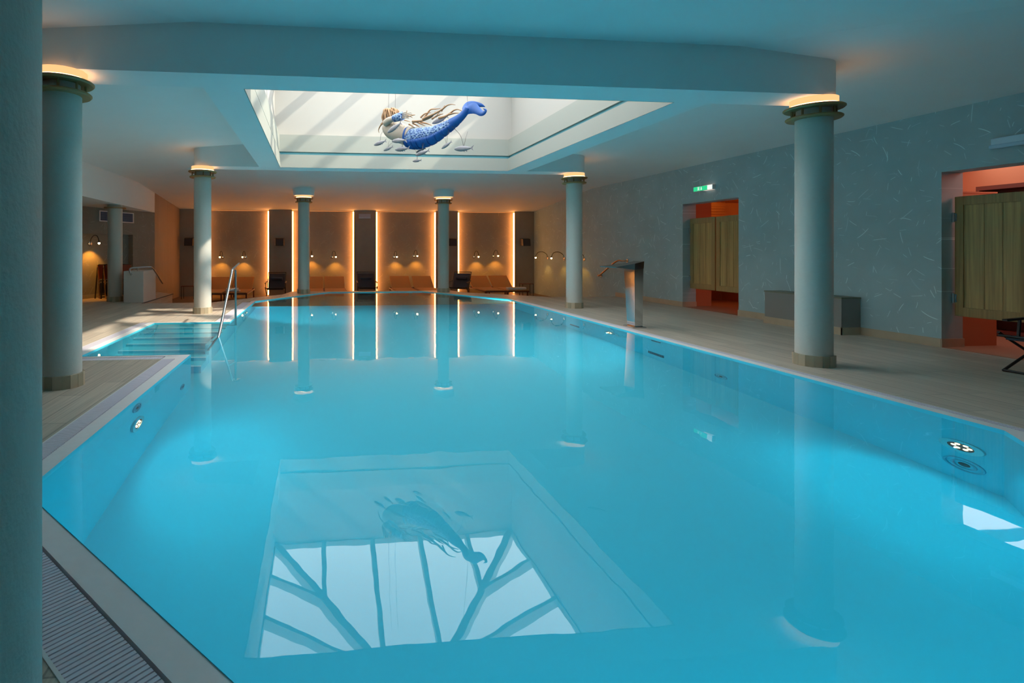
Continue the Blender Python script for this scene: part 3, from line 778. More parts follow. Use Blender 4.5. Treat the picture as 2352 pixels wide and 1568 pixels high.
# running figure in a doorway, and a down arrow
fx = -.0775
m.box(fx, fx + .002, .095, .10, -.036, .036); m.box(fx, fx + .002, .135, .14, -.036, .036); m.box(fx, fx + .002, .095, .14, .033, .037)
m.box(fx - .001, fx + .002, .112, .121, .016, .026); m.bar((fx, .118, .014), (fx, .112, -.008), .002, .010); m.bar((fx, .112, -.006), (fx, .124, -.028), .002, .006); m.bar((fx, .112, -.006), (fx, .103, -.024), .002, .006); m.bar((fx, .118, .008), (fx, .104, .0), .002, .005)
m.box(fx, fx + .002, .030, .044, -.008, .034); m.add([(fx, .012, -.006), (fx, .062, -.006), (fx, .037, -.036)], [(0, 1, 2)])
m.build('pictogram', SIGNW, t_, fixn=False)
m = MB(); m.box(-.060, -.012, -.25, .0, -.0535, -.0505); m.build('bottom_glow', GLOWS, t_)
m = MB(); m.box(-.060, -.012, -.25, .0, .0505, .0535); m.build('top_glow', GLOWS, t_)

t_ = thing('emergency_light', (XR, 4.9, 2.49), 'long pale blue-white tube light fitting on the wall above the near doorway', 'wall light')
m = MB(); m.box(-.07, 0, -.56, .54, -.02, .06); m.build('housing', mat('fitting_blue_white', (.62, .80, .92), .4), t_, bevel=.008)
m = MB(); m.tube([(-.05, -.55, -.035), (-.05, .55, -.035)], .028, 12); m.build('tube_cover', mat('tube_cover', (.50, .70, .85), .2), t_, smooth=50)
t_ = thing('emergency_lamp', (1.66, YF - .14, 2.44), 'small pale rectangular emergency lamp on the middle back wall pilaster', 'wall light')
m = MB(); m.box(-.21, .21, -.05, 0, -.03, .08); m.build('housing', mat('lamp_lilac', (.46, .48, .62), .5), t_, bevel=.006)
m = MB(); m.box(-.21, .21, -.052, 0, -.085, -.032); m.build('cover', mat('lamp_cover', (.50, .58, .72), .3), t_, bevel=.004)

# ------------------------------------------------------------------ wall vent in the bay
vx, vy, _ = bp_(1.36, .005)
t_ = thing('air_vent', (vx, vy, 2.12), 'wide white framed air vent high on the bay wall', 'vent', rz=math.atan2(bd.y, bd.x))
m = MB(); W2 = .56
for q in ((-W2, W2, -.14, -.115), (-W2, W2, .115, .14), (-W2, -W2 + .03, -.115, .115), (W2 - .03, W2, -.115, .115)): m.box(q[0], q[1], 0, .03, q[2], q[3])
m.build('frame', PLASTIC, t_)
m = MB(); m.box(-W2 + .03, W2 - .03, .0, .006, -.115, .115); m.build('backing', GLASSD, t_)
m = MB()
for k in range(36): m.box(-W2 + .04 + k * .029, -W2 + .052 + k * .029, .006, .024, -.113, .113)
for k in range(3): m.box(-W2 + .03, W2 - .03, .012, .02, -.06 + k * .06 - .004, -.06 + k * .06 + .004)
m.build('slats', VENTF, t_)

# ------------------------------------------------------------------ speakers
def speaker(x, label):
    t_ = thing('wall_speaker', (x, YF - .14, 1.53), label, 'speaker', 'black speakers on the back pilasters')
    m = MB(); m.add([(-.17, -.05, -.13), (.17, -.05, -.13), (.17, -.05, .13), (-.17, -.05, .13), (-.14, -.28, -.15), (.14, -.28, -.15), (.14, -.24, .10), (-.14, -.24, .10)],
          [(0, 1, 2, 3), (7, 6, 5, 4), (0, 4, 5, 1), (1, 5, 6, 2), (2, 6, 7, 3), (3, 7, 4, 0)]); cb = m.build('cabinet', BLACK, t_, bevel=.01)
    m = MB(); m.add([(-.125, -.284, -.135), (.125, -.284, -.135), (.125, -.25, .085), (-.125, -.25, .085)], [(0, 1, 2, 3)]); m.build('grille', BLACKF, cb, fixn=False)
    m = MB(); m.box(-.03, .03, -.06, 0, -.04, .04); m.build('bracket', BLACK, t_)
speaker(-4.37, 'black wall speaker peeping from behind the round pillar at the pool steps')
speaker(-1.32, 'black wall speaker between the two leftmost lit panels')
speaker(4.80, 'black wall speaker mostly hidden by the distant pillar on the right')
speaker(7.55, 'black wall speaker in the far right-hand corner')

# ------------------------------------------------------------------ gooseneck reading lamps
def reading_lamp(x, y, z, rz, label, e=5, L=.30, tilt=0):
    """local -y points away from the wall"""
    t_ = thing('reading_lamp', (x, y, z), label, 'reading lamp', 'gooseneck reading lamps'); t_.rotation_euler = (0, 0, rz)
    m = MB(); n = 20; v = [(q * math.cos(2 * PI * k / n), yy, q * math.sin(2 * PI * k / n)) for yy, q in ((0, .055), (-.025, .055), (-.03, .045)) for k in range(n)]
    f = [(s_ * n + k, s_ * n + (k + 1) % n, (s_ + 1) * n + (k + 1) % n, (s_ + 1) * n + k) for s_ in range(2) for k in range(n)] + [tuple(range(2 * n, 3 * n))]
    m.add(v, f); m.build('wall_plate', STEEL, t_, smooth=40)
    m = MB(); m.tube(cat([(0, -.03, .02), (tilt * .05, -.05, .12), (tilt * .3, -.05 - L * .35, .21), (tilt * .8, -.03 - L * .8, .19), (tilt, -.03 - L, .06)], 6), .009, 8); m.build('gooseneck', BLACK, t_, smooth=60)
    m = MB(); m.tube([(tilt, -.03 - L, .065), (tilt, -.03 - L, .03)], [.022, .03], 12); sk = m.build('socket', BLACK, t_, smooth=60)
    m = MB(); m.ball((tilt, -.03 - L, .012), .028); m.build('bulb', BULB, sk, smooth=80)
    d = Vector((math.sin(rz) * -0, 0, 0))
    ca, sa = math.cos(rz), math.sin(rz)
    lx, ly = tilt, -.03 - L * .75
    lamp('reading_glow', 'SPOT', (x + lx * ca - ly * sa, y + lx * sa + ly * ca, z - .04), e * 3, (1, .40, .05), .02, (-sa * .25, ca * .25, -1), 100, .7)
    return t_
spots = [(-3.30, 'over the leftmost tan lounger'), (-2.52, 'over the lounger with folded towels'),
         (-.22, 'touching the slim left distant pillar'), (.50, 'just left of the middle pilaster, brightest bulb'),
         (2.74, 'first one right of the middle pilaster'), (3.46, 'over the right lounger before the slim right pillar'),
         (5.70, 'over the left lounger of the rightmost pair'), (6.43, 'over the right lounger of the rightmost pair')]
for i, (x, lb) in enumerate(spots):
    reading_lamp(x, YF, .98 + (0.03 if i in (2, 5, 7) else 0), 0, 'gooseneck lamp on the back wall, ' + lb, 6, .30, (-.04, -.06, .02, .13, .05, .07, .07, .07)[i])
for i, (y, lb) in enumerate(((17.65, 'farthest of three, clear of the pillar'), (16.41, 'middle one of three beside the pillar'), (15.11, 'nearest of three, beyond the pillar'))):
    reading_lamp(XR, y, .96, -PI / 2, 'gooseneck lamp arching from the right-hand wall, ' + lb, 2.5, .42)
lx, ly, _ = bp_(2.05, -.16); reading_lamp(lx, ly, 1.40, math.atan2(bd.y, bd.x) + PI, 'gooseneck lamp on the bay wall above the folded loungers', 14, .30, 0)

# ------------------------------------------------------------------ tan loungers and black recliners in the sunken lounge
def make_lounger(label, towel=False):
    t_ = thing('lounger', (0, 0, LZ), label, 'lounger', 'tan loungers along the back wall')
    W = .335; zs = .27; y0, yh, yt = -1.0, .42, 1.0; zt = .66
    m = MB(); m.box(-W, W, y0, yh, zs, zs + .05); m.build('seat', ORANGEF, t_, bevel=.012)
    a = math.atan2(zt - zs, yt - yh)
    m = MB(); v = []
    for yy, zz in ((yh, zs + .05), (yt, zt + .03), (yt + .02, zt), (yh + .02, zs)):
        v += [(-W, yy, zz), (W, yy, zz)]
    m.add(v, [(0, 1, 3, 2), (2, 3, 5, 4), (4, 5, 7, 6), (6, 7, 1, 0), (0, 2, 4, 6), (1, 7, 5, 3)]); m.build('backrest', ORANGEF, t_, bevel=.01)
    m = MB()
    for s_ in (-1, 1): m.bar((s_ * (W + .012), y0, zs + .005), (s_ * (W + .012), .98, zs + .005), .022, .045)
    m.bar((-W, y0, zs + .005), (W, y0, zs + .005), .022, .045); m.bar((-W, .98, zs + .005), (W, .98, zs + .005), .022, .045); m.build('frame', REDD, t_)
    for sx in (-1, 1):
        for yy in (y0 + .06, .92):
            m = MB(); m.bar((sx * (W - .01), yy, 0), (sx * (W - .01), yy, zs - .01), .04, .04); m.build('leg', REDD, t_)
    m = MB(); m.bar((-W + .06, .62, zs), (-W + .06, .88, .56), .016, .016); m.bar((W - .06, .62, zs), (W - .06, .88, .56), .016, .016); m.build('prop', BLACK, t_)
    return t_
L0 = make_lounger('x')
lo_pos = [(-3.22, 'leftmost tan lounger, mostly behind the round pillar at the steps'), (-2.48, 'tan lounger with folded towels, behind the step handrail'),
          (-.16, 'tan lounger half behind the slim left distant pillar, lit by a round glow'), (.56, 'tan lounger just left of the black recliner at the middle pilaster'),
          (2.82, 'tan lounger right of the middle pilaster, farther from the slim right pillar'), (3.60, 'tan lounger partly behind the slim distant pillar on the right'),
          (5.62, 'tan lounger of the rightmost pair, beside the black recliner'), (6.36, 'rightmost tan lounger, carrying a rolled towel at its foot')]
for i, (x, lb) in enumerate(lo_pos):
    if i == 0: L0.location = (x, 17.35, LZ); L0['label'] = lb
    else: dup(L0, (x, 17.35, LZ), lb)
def towel(x, y, z, label, w_=.5, d_=.3, h_=.07, rz=0):
    m = MB(); m.box(-w_ / 2, w_ / 2, -d_ / 2, d_ / 2, 0, h_)
    o = m.build('towel', TOWEL, None, bevel=.025); o.location = (x, y, z); o.rotation_euler = (0, 0, rz); tag(o, label, 'towel', 'towels on the loungers'); return o
LT = LZ + .32
towel(-2.60, 16.75, LT, 'folded grey-white towel on the lounger behind the handrail, lower of two', .42, .34, .05)
towel(-2.62, 16.75, LT + .05, 'folded grey-white towel topmost of two behind the handrail', .38, .32, .05, .1)
towel(6.36, 16.55, LT, 'long pale towel roll across the foot of the rightmost lounger', .62, .22, .08, .05)
towel(3.9, 16.6, LT, 'pale towel on the lounger beside the slim right pillar', .26, .25, .05, 0)

def make_recliner(label):
    """black folding recliner, faces -y"""
    t_ = thing('recliner', (0, 0, LZ), label, 'reclining chair', 'black folding recliners')
    W = .27
    m = MB(); v = []
    for (yy, zz) in ((-.22, .36), (.22, .30), (.42, .80)): v += [(-W, yy, zz), (W, yy, zz)]
    m = MB(); m.add([(-W, .16, .31), (W, .16, .31), (W, .50, .80), (-W, .50, .80), (-W, .19, .31), (W, .19, .31), (W, .53, .79), (-W, .53, .79)],
          [(0, 1, 2, 3), (7, 6, 5, 4), (0, 4, 5, 1), (1, 5, 6, 2), (2, 6, 7, 3), (3, 7, 4, 0)]); m.build('backrest', BLACKF, t_)
    m = MB(); m.add([(-W, -.34, .36), (W, -.34, .36), (W, .17, .31), (-W, .17, .31), (-W, -.34, .33), (W, -.34, .33), (W, .17, .28), (-W, .17, .28)],
          [(0, 1, 2, 3), (7, 6, 5, 4), (0, 4, 5, 1), (1, 5, 6, 2), (2, 6, 7, 3), (3, 7, 4, 0)]); m.build('seat', BLACKF, t_)
    m = MB(); m.box(-W * .7, W * .7, .30, .40, .60, .68); m.build('headrest', BLACKF, t_, bevel=.02)
    for s_ in (-1, 1):
        m = MB(); m.tube([(s_ * (W + .02), .56, .84), (s_ * (W + .02), .10, .26), (s_ * (W + .02), -.34, .01)], .013, 8); m.build('leg', BLACK, t_, smooth=60)
        m = MB(); m.tube([(s_ * (W + .045), -.36, .40), (s_ * (W + .045), .30, .01)], .013, 8); m.build('leg', BLACK, t_, smooth=60)
        m = MB(); m.bar((s_ * (W + .05), -.28, .52), (s_ * (W + .05), .30, .56), .04, .02); m.bar((s_ * (W + .05), -.12, .30), (s_ * (W + .05), -.1, .52), .02, .02); m.build('armrest', BLACK, t_)
    m = MB(); m.tube([(-W - .02, .56, .84), (W + .02, .56, .84)], .013, 8); m.build('cross_tube', BLACK, t_, smooth=60)
    m = MB(); m.tube([(-W - .04, -.36, .37), (W + .04, -.36, .37)], .013, 8); m.build('cross_tube', BLACK, t_, smooth=60)
    m = MB(); m.tube([(-W - .02, -.34, .015), (W + .02, -.34, .015)], .012, 8); m.build('cross_tube', BLACK, t_, smooth=60)
    return t_
R0 = make_recliner('black folding recliner between the leftmost panel and the slim left pillar')
R0.location = (-1.36, 17.6, LZ)
dup(R0, (1.62, 17.6, LZ), 'black folding recliner before the middle pilaster under the emergency lamp')
dup(R0, (4.68, 17.3, LZ), 'black folding recliner showing behind the slim right pillar', rz=-.5)
rn = dup(R0, (7.34, 4.45, 0), 'dark folding recliner in front of the near doorway, cut by the picture edge', rz=-PI * .5)
# stack of folded recliners in the bay
def folded(label, x, y, lean, rz):
    t_ = thing('folded_lounger', (x, y, 0), label, 'folding lounger', 'folded loungers in the bay', rz)
    RB = bpy.data.materials.get('red_brown_fabric') or mat('red_brown_fabric', (.22, .06, .04), .8)
    W = .30; m = MB(); m.box(-W, W, -.012, .012, .50, .86); m.build('upper_cloth', RB, t_)
    m = MB(); m.box(-W, W, -.012, .012, .12, .40); m.build('lower_cloth', BLACKF, t_)
    for s_ in (-1, 1):
        m = MB(); m.bar((s_ * (W + .015), -.04, 0.0), (s_ * (W + .015), .03, .86), .03, .03); m.build('leg', COPPER, t_)
        m = MB(); m.bar((s_ * (W + .02), .12, 0.0), (s_ * (W + .02), .03, .80), .022, .022); m.build('leg', BLACK, t_)
    m = MB()
    for z in (.03, .10, .45, .86): m.bar((-W - .01, 0, z), (W + .01, 0, z), .022, .03)
    m.build('crossbar', BLACK, t_)
fr = math.atan2(bd.y, bd.x) + PI
for i in range(3):
    fx_, fy_, _ = bp_(1.72, .14 + .21 * i)
    folded('reddish folded lounger leaning at the bay wall behind the dim pillar, ' + ('closest to the wall', 'middle one', 'frontmost one')[i], fx_, fy_, 0, fr)

# small wire side tables by the lounge side walls
def side_table(x, y, label):
    t_ = thing('side_table', (x, y, LZ), label, 'side table', 'wire side tables')
    m = MB(); m.box(-.20, .20, -.15, .15, .41, .43); m.build('top', REDD, t_)
    for sx in (-1, 1):
        for sy in (-1, 1):
            m = MB(); m.tube([(sx * .19, sy * .14, 0), (sx * .19, sy * .14, .41)], .009, 8); m.build('leg', BLACK, t_)
side_table(7.25, 17.9, 'small wire side table in the far right-hand corner by the loungers')
side_table(-4.2, 17.9, 'small wire side table half hidden by the pillar at the steps')

# ------------------------------------------------------------------ white box with handrail, wall handrail
t_ = thing('white_box', (-4.32, 13.53, 0), 'white boxy plinth on the deck beside the dim bay pillar', 'box')
m = MB(); m.box(-.225, .225, -.48, .48, 0, .74); m.build('body', BOXW, t_, bevel=.003)
t_ = thing('box_handrail', (-4.2, 13.4, .74), 'bent steel handrail running over the white box and down its side', 'handrail')
m = MB(); m.tube(rel(t_, cat([(-4.36, 13.03, .66), (-4.38, 13.0, .72), (-4.40, 13.08, .80), (-4.28, 13.2, .82), (-4.05, 13.25, .83), (-3.98, 13.4, .78), (-3.98, 14.1, .42), (-4.0, 14.3, .38)], 6)), .022, 12); m.build('rail', STEEL, t_, smooth=60)
m = MB(); m.tube(rel(t_, [(-4.28, 13.2, .74), (-4.28, 13.2, .82)]), .012, 8); m.build('bracket', STEEL, t_, smooth=60)
t_ = thing('wall_handrail', (XR, 13.4, .8), 'copper coloured handrail sloping down the right-hand wall behind the water spout', 'handrail')
m = MB(); m.tube(rel(t_, cat([(7.90, 12.88, .96), (7.80, 12.93, .96), (7.78, 13.2, .93), (7.78, 13.95, .56), (7.82, 14.15, .53), (7.90, 14.15, .53)], 6)), .022, 12); m.build('rail', COPPER, t_, smooth=60)
m = MB(); m.tube(rel(t_, [(7.92, 12.88, .96), (7.90, 12.88, .96)]), .05, 16); m.build('end_plate', STEEL, t_, smooth=40)
m = MB(); m.tube(rel(t_, [(7.92, 14.15, .53), (7.90, 14.15, .53)]), .05, 16); m.build('end_plate', STEEL, t_, smooth=40)
# loose cable ends at the ceiling
t_ = tag(MB().tube(cat([(4.62, 8.95, 3.31), (4.75, 8.9, 3.27), (4.9, 8.8, 3.285)], 5), .005, 6).tube(cat([(4.62, 8.85, 3.30), (4.78, 8.9, 3.25), (4.95, 8.7, 3.24)], 5), .005, 6).build('loose_cable', BLACK, None, smooth=60), 'two thin dark cable ends poking from the ceiling right of the rooflight', 'cable')

# ------------------------------------------------------------------ hanging mermaid figure
th_ = math.atan(130 / 1220)
ux, uy = .74 * math.cos(th_) - .67 * math.sin(th_), -.74 * math.sin(th_) - .67 * math.cos(th_)
org = (0.264 * math.cos(th_) + 9.2 * math.sin(th_), 9.2 * math.cos(th_) - .264 * math.sin(th_), 0)
MR = math.atan2(uy, ux)
mer = thing('mermaid_figure', org, 'carved mermaid with blue scaled tail and flowing wooden hair hanging under the rooflight', 'sculpture', rz=MR)
# local: x along the body toward the tail, y away from the viewer, z up
def u3(pts, y=0): return [(p[0], y if len(p) < 3 else p[2], p[1]) for p in pts]
# torso
m = MB()
tor = cat([(-.10, 3.43, .06), (-.06, 3.40, .12), (.04, 3.34, .165), (.16, 3.27, .17), (.28, 3.21, .165), (.40, 3.16, .16), (.46, 3.14, .15)], 5)
m.tube([(p[0], 0, p[1]) for p in tor], [(p[2] * .85, p[2]) for p in tor], 24)
m.build('torso', SKINM, mer, smooth=70)
# breasts/chest swell and neck
m = MB(); m.tube([(-.08, 0, 3.42), (-.02, -.01, 3.50)], [.055, .05], 14); m.build('neck', SKINM, mer, smooth=70)
m = MB(); m.ball((.035, -.01, 3.535), .10, .095, .125, 20, 14)
m.ball((-.045, -.075, 3.53), .016, .016, .024, 8, 6); m.ball((-.04, -.07, 3.485), .022, .014, .009, 8, 6)   # nose, lips
m.build('head', SKINM, mer, smooth=70)
m = MB(); m.ball((-.055, -.045, 3.565), .010, .010, .009, 8, 6); m.build('eye', CHAN, mer, smooth=70)
m = MB(); m.ball((-.01, -.098, 3.565), .014, .009, .009, 8, 6); m.build('eye', CHAN, mer, smooth=70)
# near arm bent back behind the head level, cuff and fingers toward the tail
arm = cat([(.03, 3.41, -.13, .065), (.12, 3.43, -.17, .058), (.20, 3.44, -.18, .05), (.28, 3.445, -.18, .045)], 5)
m = MB(); m.tube([(p[0], p[2], p[1]) for p in arm], [p[3] for p in arm], 14)
m.ball((.38, -.18, 3.45), .035, .02, .04, 10, 8)
m.build('arm', SKINM, mer, smooth=70)
m = MB(); m.tube([(.25, -.18, 3.445), (.32, -.18, 3.45), (.43, -.18, 3.455)], [.062, .068, .072], 20); m.build('cuff', SCALES, mer, smooth=70)
for k in range(5):
    zz = 3.41 + .022 * k; L = (.15, .20, .22, .20, .12)[k]; m = MB()
    m.tube([(.42, -.18, zz), (.42 + L * .5, -.185, zz + .004), (.42 + L, -.18, zz - .002 + .006 * (k - 2))], [.010, .0095, .006], 8); m.build('finger', SKINM, mer, smooth=70)
# far arm reaching down to the hip
m = MB(); fa = cat([(-.02, 3.42, .15, .05), (.12, 3.36, .20, .045), (.30, 3.33, .2, .04), (.42, 3.36, .16, .03)], 5); m.tube([(p[0], p[2], p[1]) for p in fa], [p[3] for p in fa], 12); m.build('arm', SKINM, mer, smooth=70)
# tail
tl = cat([(.42, 3.12, .165), (.55, 3.105, .168), (.70, 3.105, .160), (.90, 3.115, .140), (1.10, 3.165, .112), (1.30, 3.235, .085), (1.43, 3.285, .062), (1.51, 3.34, .052), (1.56, 3.39, .05)], 6)
m = MB(); m.tube([(p[0], 0, p[1]) for p in tl], [(p[2] * .8, p[2] * .92) for p in tl], 28); m.build('tail', SCALES, mer, smooth=70)
m = MB(); m.tube([(.405, 0, 3.14), (.43, 0, 3.137)], [(.152, .176), (.152, .176)], 28); m.build('waist_band', BLUED, mer, smooth=40)
# pleated belly fin wrapping the lower side of the tail
m = MB(); n = 60; v = []; f = []
for i in range(n + 1):
    s_ = i / n; k = int(s_ * (len(tl) - 8)); p = tl[k]; rr_ = p[2]
    pl = .008 * (1 if i % 2 else -1)
    for q in range(9):
        a = -PI * .92 + (PI * .72) * q / 8       # around the underside, near side first
        rad = rr_ * (1.05 + .12 * math.sin(PI * q / 8)) + pl
        v.append((p[0] + .06 * q / 8 * (1 - s_), .8 * rad * math.cos(a), p[1] + .95 * rad * math.sin(a) - .012 * math.sin(PI * min(1, s_ * 1.1))))
for i in range(n):
    for q in range(8): f.append((i * 9 + q, i * 9 + q + 1, (i + 1) * 9 + q + 1, (i + 1) * 9 + q))
m.add(v, f); fin = m.build('belly_fin', BLUED, mer, smooth=25)
so = fin.modifiers.new('solid', 'SOLIDIFY'); so.thickness = .006
# smooth tail wrist plus flukes
m = MB(); wr = cat([(1.28, 3.225, .085), (1.40, 3.272, .072), (1.49, 3.325, .060), (1.545, 3.38, .055), (1.57, 3.42, .05)], 5)
m.tube([(p[0], -.005, p[1]) for p in wr], [(p[2] * .85, p[2] * 1.0) for p in wr], 20); m.build('tail_wrist', BLUE, mer, smooth=70)
def fluke(path, name='fluke'):
    """path: (x, z, y, halfwidth); flat tapering blade with thickness"""
    P = cat(path, 6); m = MB(); v = []; f = []
    for i, p in enumerate(P):
        q = P[min(i + 1, len(P) - 1)]; r_ = P[max(i - 1, 0)]; d = Vector((q[0] - r_[0], 0, q[1] - r_[1])).normalized(); nrm = Vector((-d.z, 0, d.x))
        hw = p[3]; tk = .018 * min(1, hw / .05) + .003
        for (a, b__) in ((-1, 0), (-.5, -1), (.5, -1), (1, 0), (.5, 1), (-.5, 1)):
            c_ = Vector((p[0], p[2], p[1])) + nrm * hw * a; v.append((c_.x, c_.y + b__ * tk, c_.z))
    for i in range(len(P) - 1):
        for k in range(6): f.append((i * 6 + k, i * 6 + (k + 1) % 6, (i + 1) * 6 + (k + 1) % 6, (i + 1) * 6 + k))
    f += [tuple(range(5, -1, -1)), tuple(range((len(P) - 1) * 6, len(P) * 6))]
    m.add(v, f); return m.build(name, BLUE, mer, smooth=45)
fluke([(1.555, 3.375, 0, .055), (1.66, 3.40, 0, .085), (1.76, 3.345, -.03, .06), (1.84, 3.285, -.06, .045), (1.91, 3.27, -.09, .034), (1.945, 3.30, -.10, .02), (1.91, 3.33, -.11, .005)])
fluke([(1.56, 3.37, 0, .055), (1.55, 3.43, .02, .09), (1.565, 3.47, .06, .08), (1.62, 3.49, .12, .05), (1.70, 3.475, .18, .028), (1.745, 3.45, .22, .005)])
# hair: dome of strands plus long flowing locks
m = MB()
for k in range(34):
    a = 2 * PI * k / 34 + random.uniform(-.06, .06); up_ = random.uniform(.08, .13)
    sx, sy = -.01, 0
    p0 = (.03, 0, 3.675); q1 = random.uniform(.09, .125); q2 = random.uniform(.125, .165); e1 = (.03 + q1 * math.cos(a), q1 * math.sin(a), 3.645 + random.uniform(-.012, .02)); e2 = (.03 + q2 * math.cos(a + .15), q2 * .93 * math.sin(a + .15), 3.54 + random.uniform(-.03, .03))
    e3 = (e2[0] + random.uniform(-.02, .04), e2[1] * .95, e2[2] - random.uniform(.07, .14))
    pp = cat([p0, e1, e2, e3], 5); m.tube(pp, [random.uniform(.013, .017) * (1 - .6 * i / len(pp)) for i in range(len(pp))], 7)
m.build('crown_hair', HAIRM, mer, smooth=70)
locks = [
    [(0.049, 3.639), (0.147, 3.6), (0.186, 3.563), (0.215, 3.588), (0.215, 3.633)],
    [(0.03, 3.658), (0.108, 3.621), (0.167, 3.596), (0.186, 3.623)],
    [(0.089, 3.58), (0.225, 3.534), (0.291, 3.538), (0.31, 3.586), (0.32, 3.621)],
    [(0.089, 3.565), (0.244, 3.509), (0.358, 3.497), (0.451, 3.489)],
    [(0.377, 3.523), (0.451, 3.489), (0.525, 3.44)],
    [(0.414, 3.466), (0.525, 3.476), (0.598, 3.471)],
    [(0.069, 3.538), (0.205, 3.486), (0.339, 3.434), (0.433, 3.397)],
    [(0.598, 3.363), (0.634, 3.386), (0.751, 3.495), (0.821, 3.546), (0.926, 3.535), (1.011, 3.533)],
    [(0.67, 3.423), (0.76, 3.472), (0.882, 3.472)],
    [(0.525, 3.375), (0.634, 3.364), (0.777, 3.362), (0.926, 3.394), (0.986, 3.461)],
    [(0.751, 3.374), (0.839, 3.395), (0.994, 3.424), (1.138, 3.469), (1.221, 3.509), (1.303, 3.515), (1.383, 3.493)],
    [(1.062, 3.462), (1.096, 3.504), (1.13, 3.547)],
    [(0.839, 3.387), (0.926, 3.422), (0.986, 3.475)],
    [(0.969, 3.387), (1.037, 3.403), (1.121, 3.41)],
    [(1.054, 3.345), (1.179, 3.351), (1.262, 3.379), (1.343, 3.419), (1.423, 3.418), (1.502, 3.371)],
    [(1.27, 3.363), (1.367, 3.367), (1.447, 3.354)],
    [(0.571, 3.374), (0.661, 3.324), (0.742, 3.282)],
    [(0.634, 3.364), (0.751, 3.324), (0.839, 3.281)],
    [(0.507, 3.356), (0.598, 3.305), (0.652, 3.268)],
    [(0.451, 3.343), (0.525, 3.302)],
    [(-0.11, 3.447), (-0.171, 3.411), (-0.212, 3.348), (-0.202, 3.293)],
    [(-0.09, 3.368), (-0.11, 3.302), (-0.13, 3.252)],
    [(-0.06, 3.318), (-0.06, 3.257), (-0.05, 3.21)],
    [(-0.12, 3.479), (-0.171, 3.472), (-0.212, 3.455)],
    [(-0.13, 3.618), (-0.151, 3.545), (-0.11, 3.462)],
]
for i, l in enumerate(locks):
    y = (-.05, .03, .08, 0, -.03)[i % 5]; pp = cat([(p[0], y, p[1]) for p in l], 6)
    big = .022 if len(l) > 4 else .016
    m = MB(); m.tube(pp, [max(.003, big * (1 - .85 * abs(k / len(pp)) ** 1.2)) for k in range(len(pp))], 7); m.build('hair_lock', HAIRM, mer, smooth=70)
# suspension wires
m = MB()
for (x, z, tx, ty) in ((-.03, 3.62, -.05, .1), (.12, 3.55, .10, .1), (1.58, 3.42, 1.30, .2)):
    m.tube([(x, 0, z), (tx, ty, 5.35)], .0022, 5)
m.build('hanging_wire', BLACK, mer)

# fish under and around the mermaid
def to_world(u, z, y=0):
    return (org[0] + ux * u - uy * y, org[1] + uy * u + ux * y, z)
def make_fish(L, label):
    t_ = thing('hanging_fish', (0, 0, 0), label, 'fish sculpture', 'small carved fish around the mermaid')
    pr = cat([(-.5, .012), (-.44, .055), (-.30, .10), (-.10, .125), (.12, .10), (.28, .06), (.38, .032)], 4)
    m = MB(); m.tube([(p[0] * L, 0, 0) for p in pr], [(p[1] * L * .65, p[1] * L) for p in pr], 14); m.build('body', FISHM, t_, smooth=70)
    m = MB()
    m.add([(.35 * L, -.004, .02 * L), (.52 * L, -.002, .13 * L), (.45 * L, -.002, .0), (.52 * L, -.002, -.13 * L), (.35 * L, -.004, -.02 * L),
           (.35 * L, .004, .02 * L), (.52 * L, .002, .13 * L), (.45 * L, .002, .0), (.52 * L, .002, -.13 * L), (.35 * L, .004, -.02 * L)],
          [(0, 1, 2, 3, 4), (9, 8, 7, 6, 5), (0, 5, 6, 1), (1, 6, 7, 2), (2, 7, 8, 3), (3, 8, 9, 4), (4, 9, 5, 0)]); m.build('tail_fin', FISHM, t_)
    m = MB()
    for (a, z0_, z1_) in ((-.12, .11, .17), (.08, -.10, -.16), (-.05, -.11, -.16)):
        m.add([(a * L, -.003, z0_ * L), ((a + .10) * L, -.003, z0_ * L * .9), ((a + .12) * L, -.001, z1_ * L), (a * L, .003, z0_ * L), ((a + .10) * L, .003, z0_ * L * .9), ((a + .12) * L, .001, z1_ * L)],
              [(0, 1, 2), (5, 4, 3), (0, 3, 4, 1), (1, 4, 5, 2), (2, 5, 3, 0)])
    m.build('fins', FISHM, t_)
    return t_
F0 = make_fish(.30, 'x')
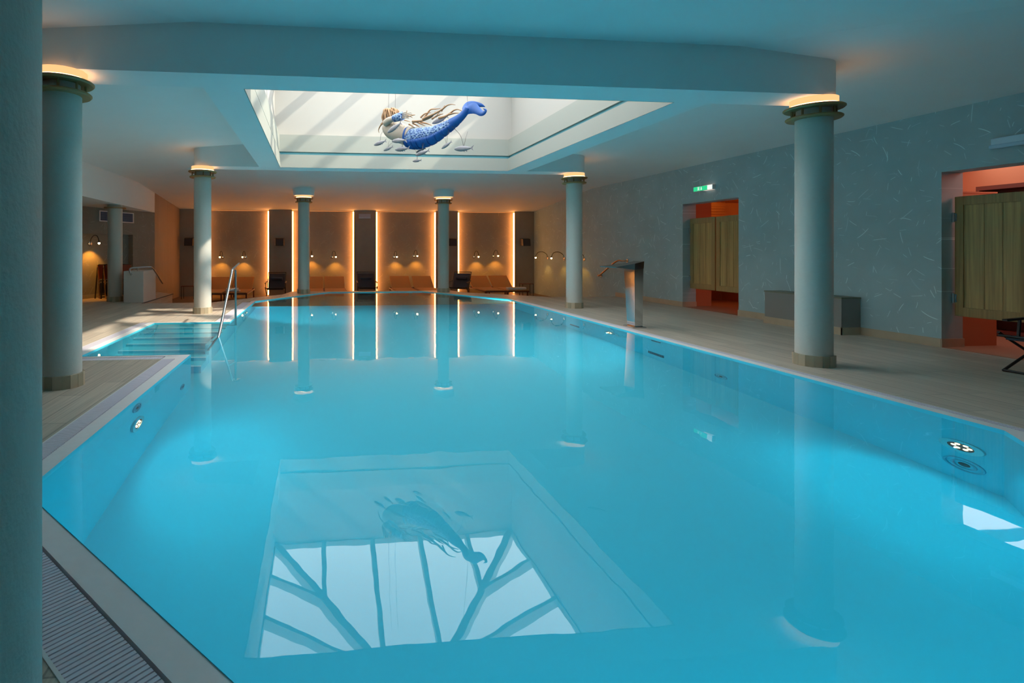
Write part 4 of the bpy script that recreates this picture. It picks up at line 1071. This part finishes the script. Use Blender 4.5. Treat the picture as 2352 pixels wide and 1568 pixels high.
def body_uz(px_, py_):
    k = (px_ - 860) / 1220; X = k * 9.44 / (1 + .91 * k); D = 9.44 - .91 * X; return (X - .264) / .74, 1.25 + (573 - py_) / 1220 * D
fish = [(0.0, 3.06, -.25, 8, .95, 'leftmost carved fish, below the mermaid hair', 1), (.142, 2.953, -.2, 12, .72, 'small tilted fish left below the mermaid chest', 1),
        (.503, 3.013, -.35, -5, 1.05, 'carved fish hanging in front of the mermaid belly', 0), (.404, 2.92, -.15, -2, 1.05, 'level carved fish just below the mermaid waist', 1),
        (.86, 2.795, -.2, 10, .95, 'longer fish below the pleated belly fin, its tail tip raised', 1), (.566, 2.92, .15, 14, .7, 'fish half hidden behind the start of the blue tail', 0),
        (.675, 2.70, -.1, 0, .62, 'lowest hanging fish of all, on a straight wire', 1), (1.257, 2.88, -.1, 25, .72, 'steeply tilted fish below the narrowing blue tail', 1),
        (1.504, 2.808, 0, -4, 1.15, 'rightmost long fish on a curved wire', 1), (.36, 3.255, -.3, 22, 1.1, 'carved fish crossing in front of the mermaid shoulder', 0), (1.007, 3.347, .08, 12, 1.1, 'upper fish floating among the hair locks above the blue tail', 0)]
tops = [(-.12, 3.3), (.25, 3.1), None, (.3, 3.05), (.8, 3.0), None, (.56, 2.96), (1.28, 3.15), (1.32, 3.17), None, None]
for i, (u, z, y, ang, s_, lb, wire) in enumerate(fish):
    fo = F0 if i == 0 else dup(F0, (0, 0, 0), lb)
    fo['label'] = lb; fo.location = to_world(u, z, y); fo.rotation_euler = (0, -R(ang), MR); fo.scale = (s_, s_, s_)
    if tops[i]:
        a = to_world(u, z + .03, y); b_ = to_world(tops[i][0], tops[i][1], -.05); mid = ((a[0] * .7 + b_[0] * .3), (a[1] * .7 + b_[1] * .3), a[2] + (b_[2] - a[2]) * .55)
        inv = Matrix.LocRotScale(fo.location, fo.rotation_euler, fo.scale).inverted()
        m = MB(); m.tube([tuple(inv @ Vector(q)) for q in cat([a, mid, b_], 5)], .003, 5); m.build('wire', BLACK, fo, smooth=60)
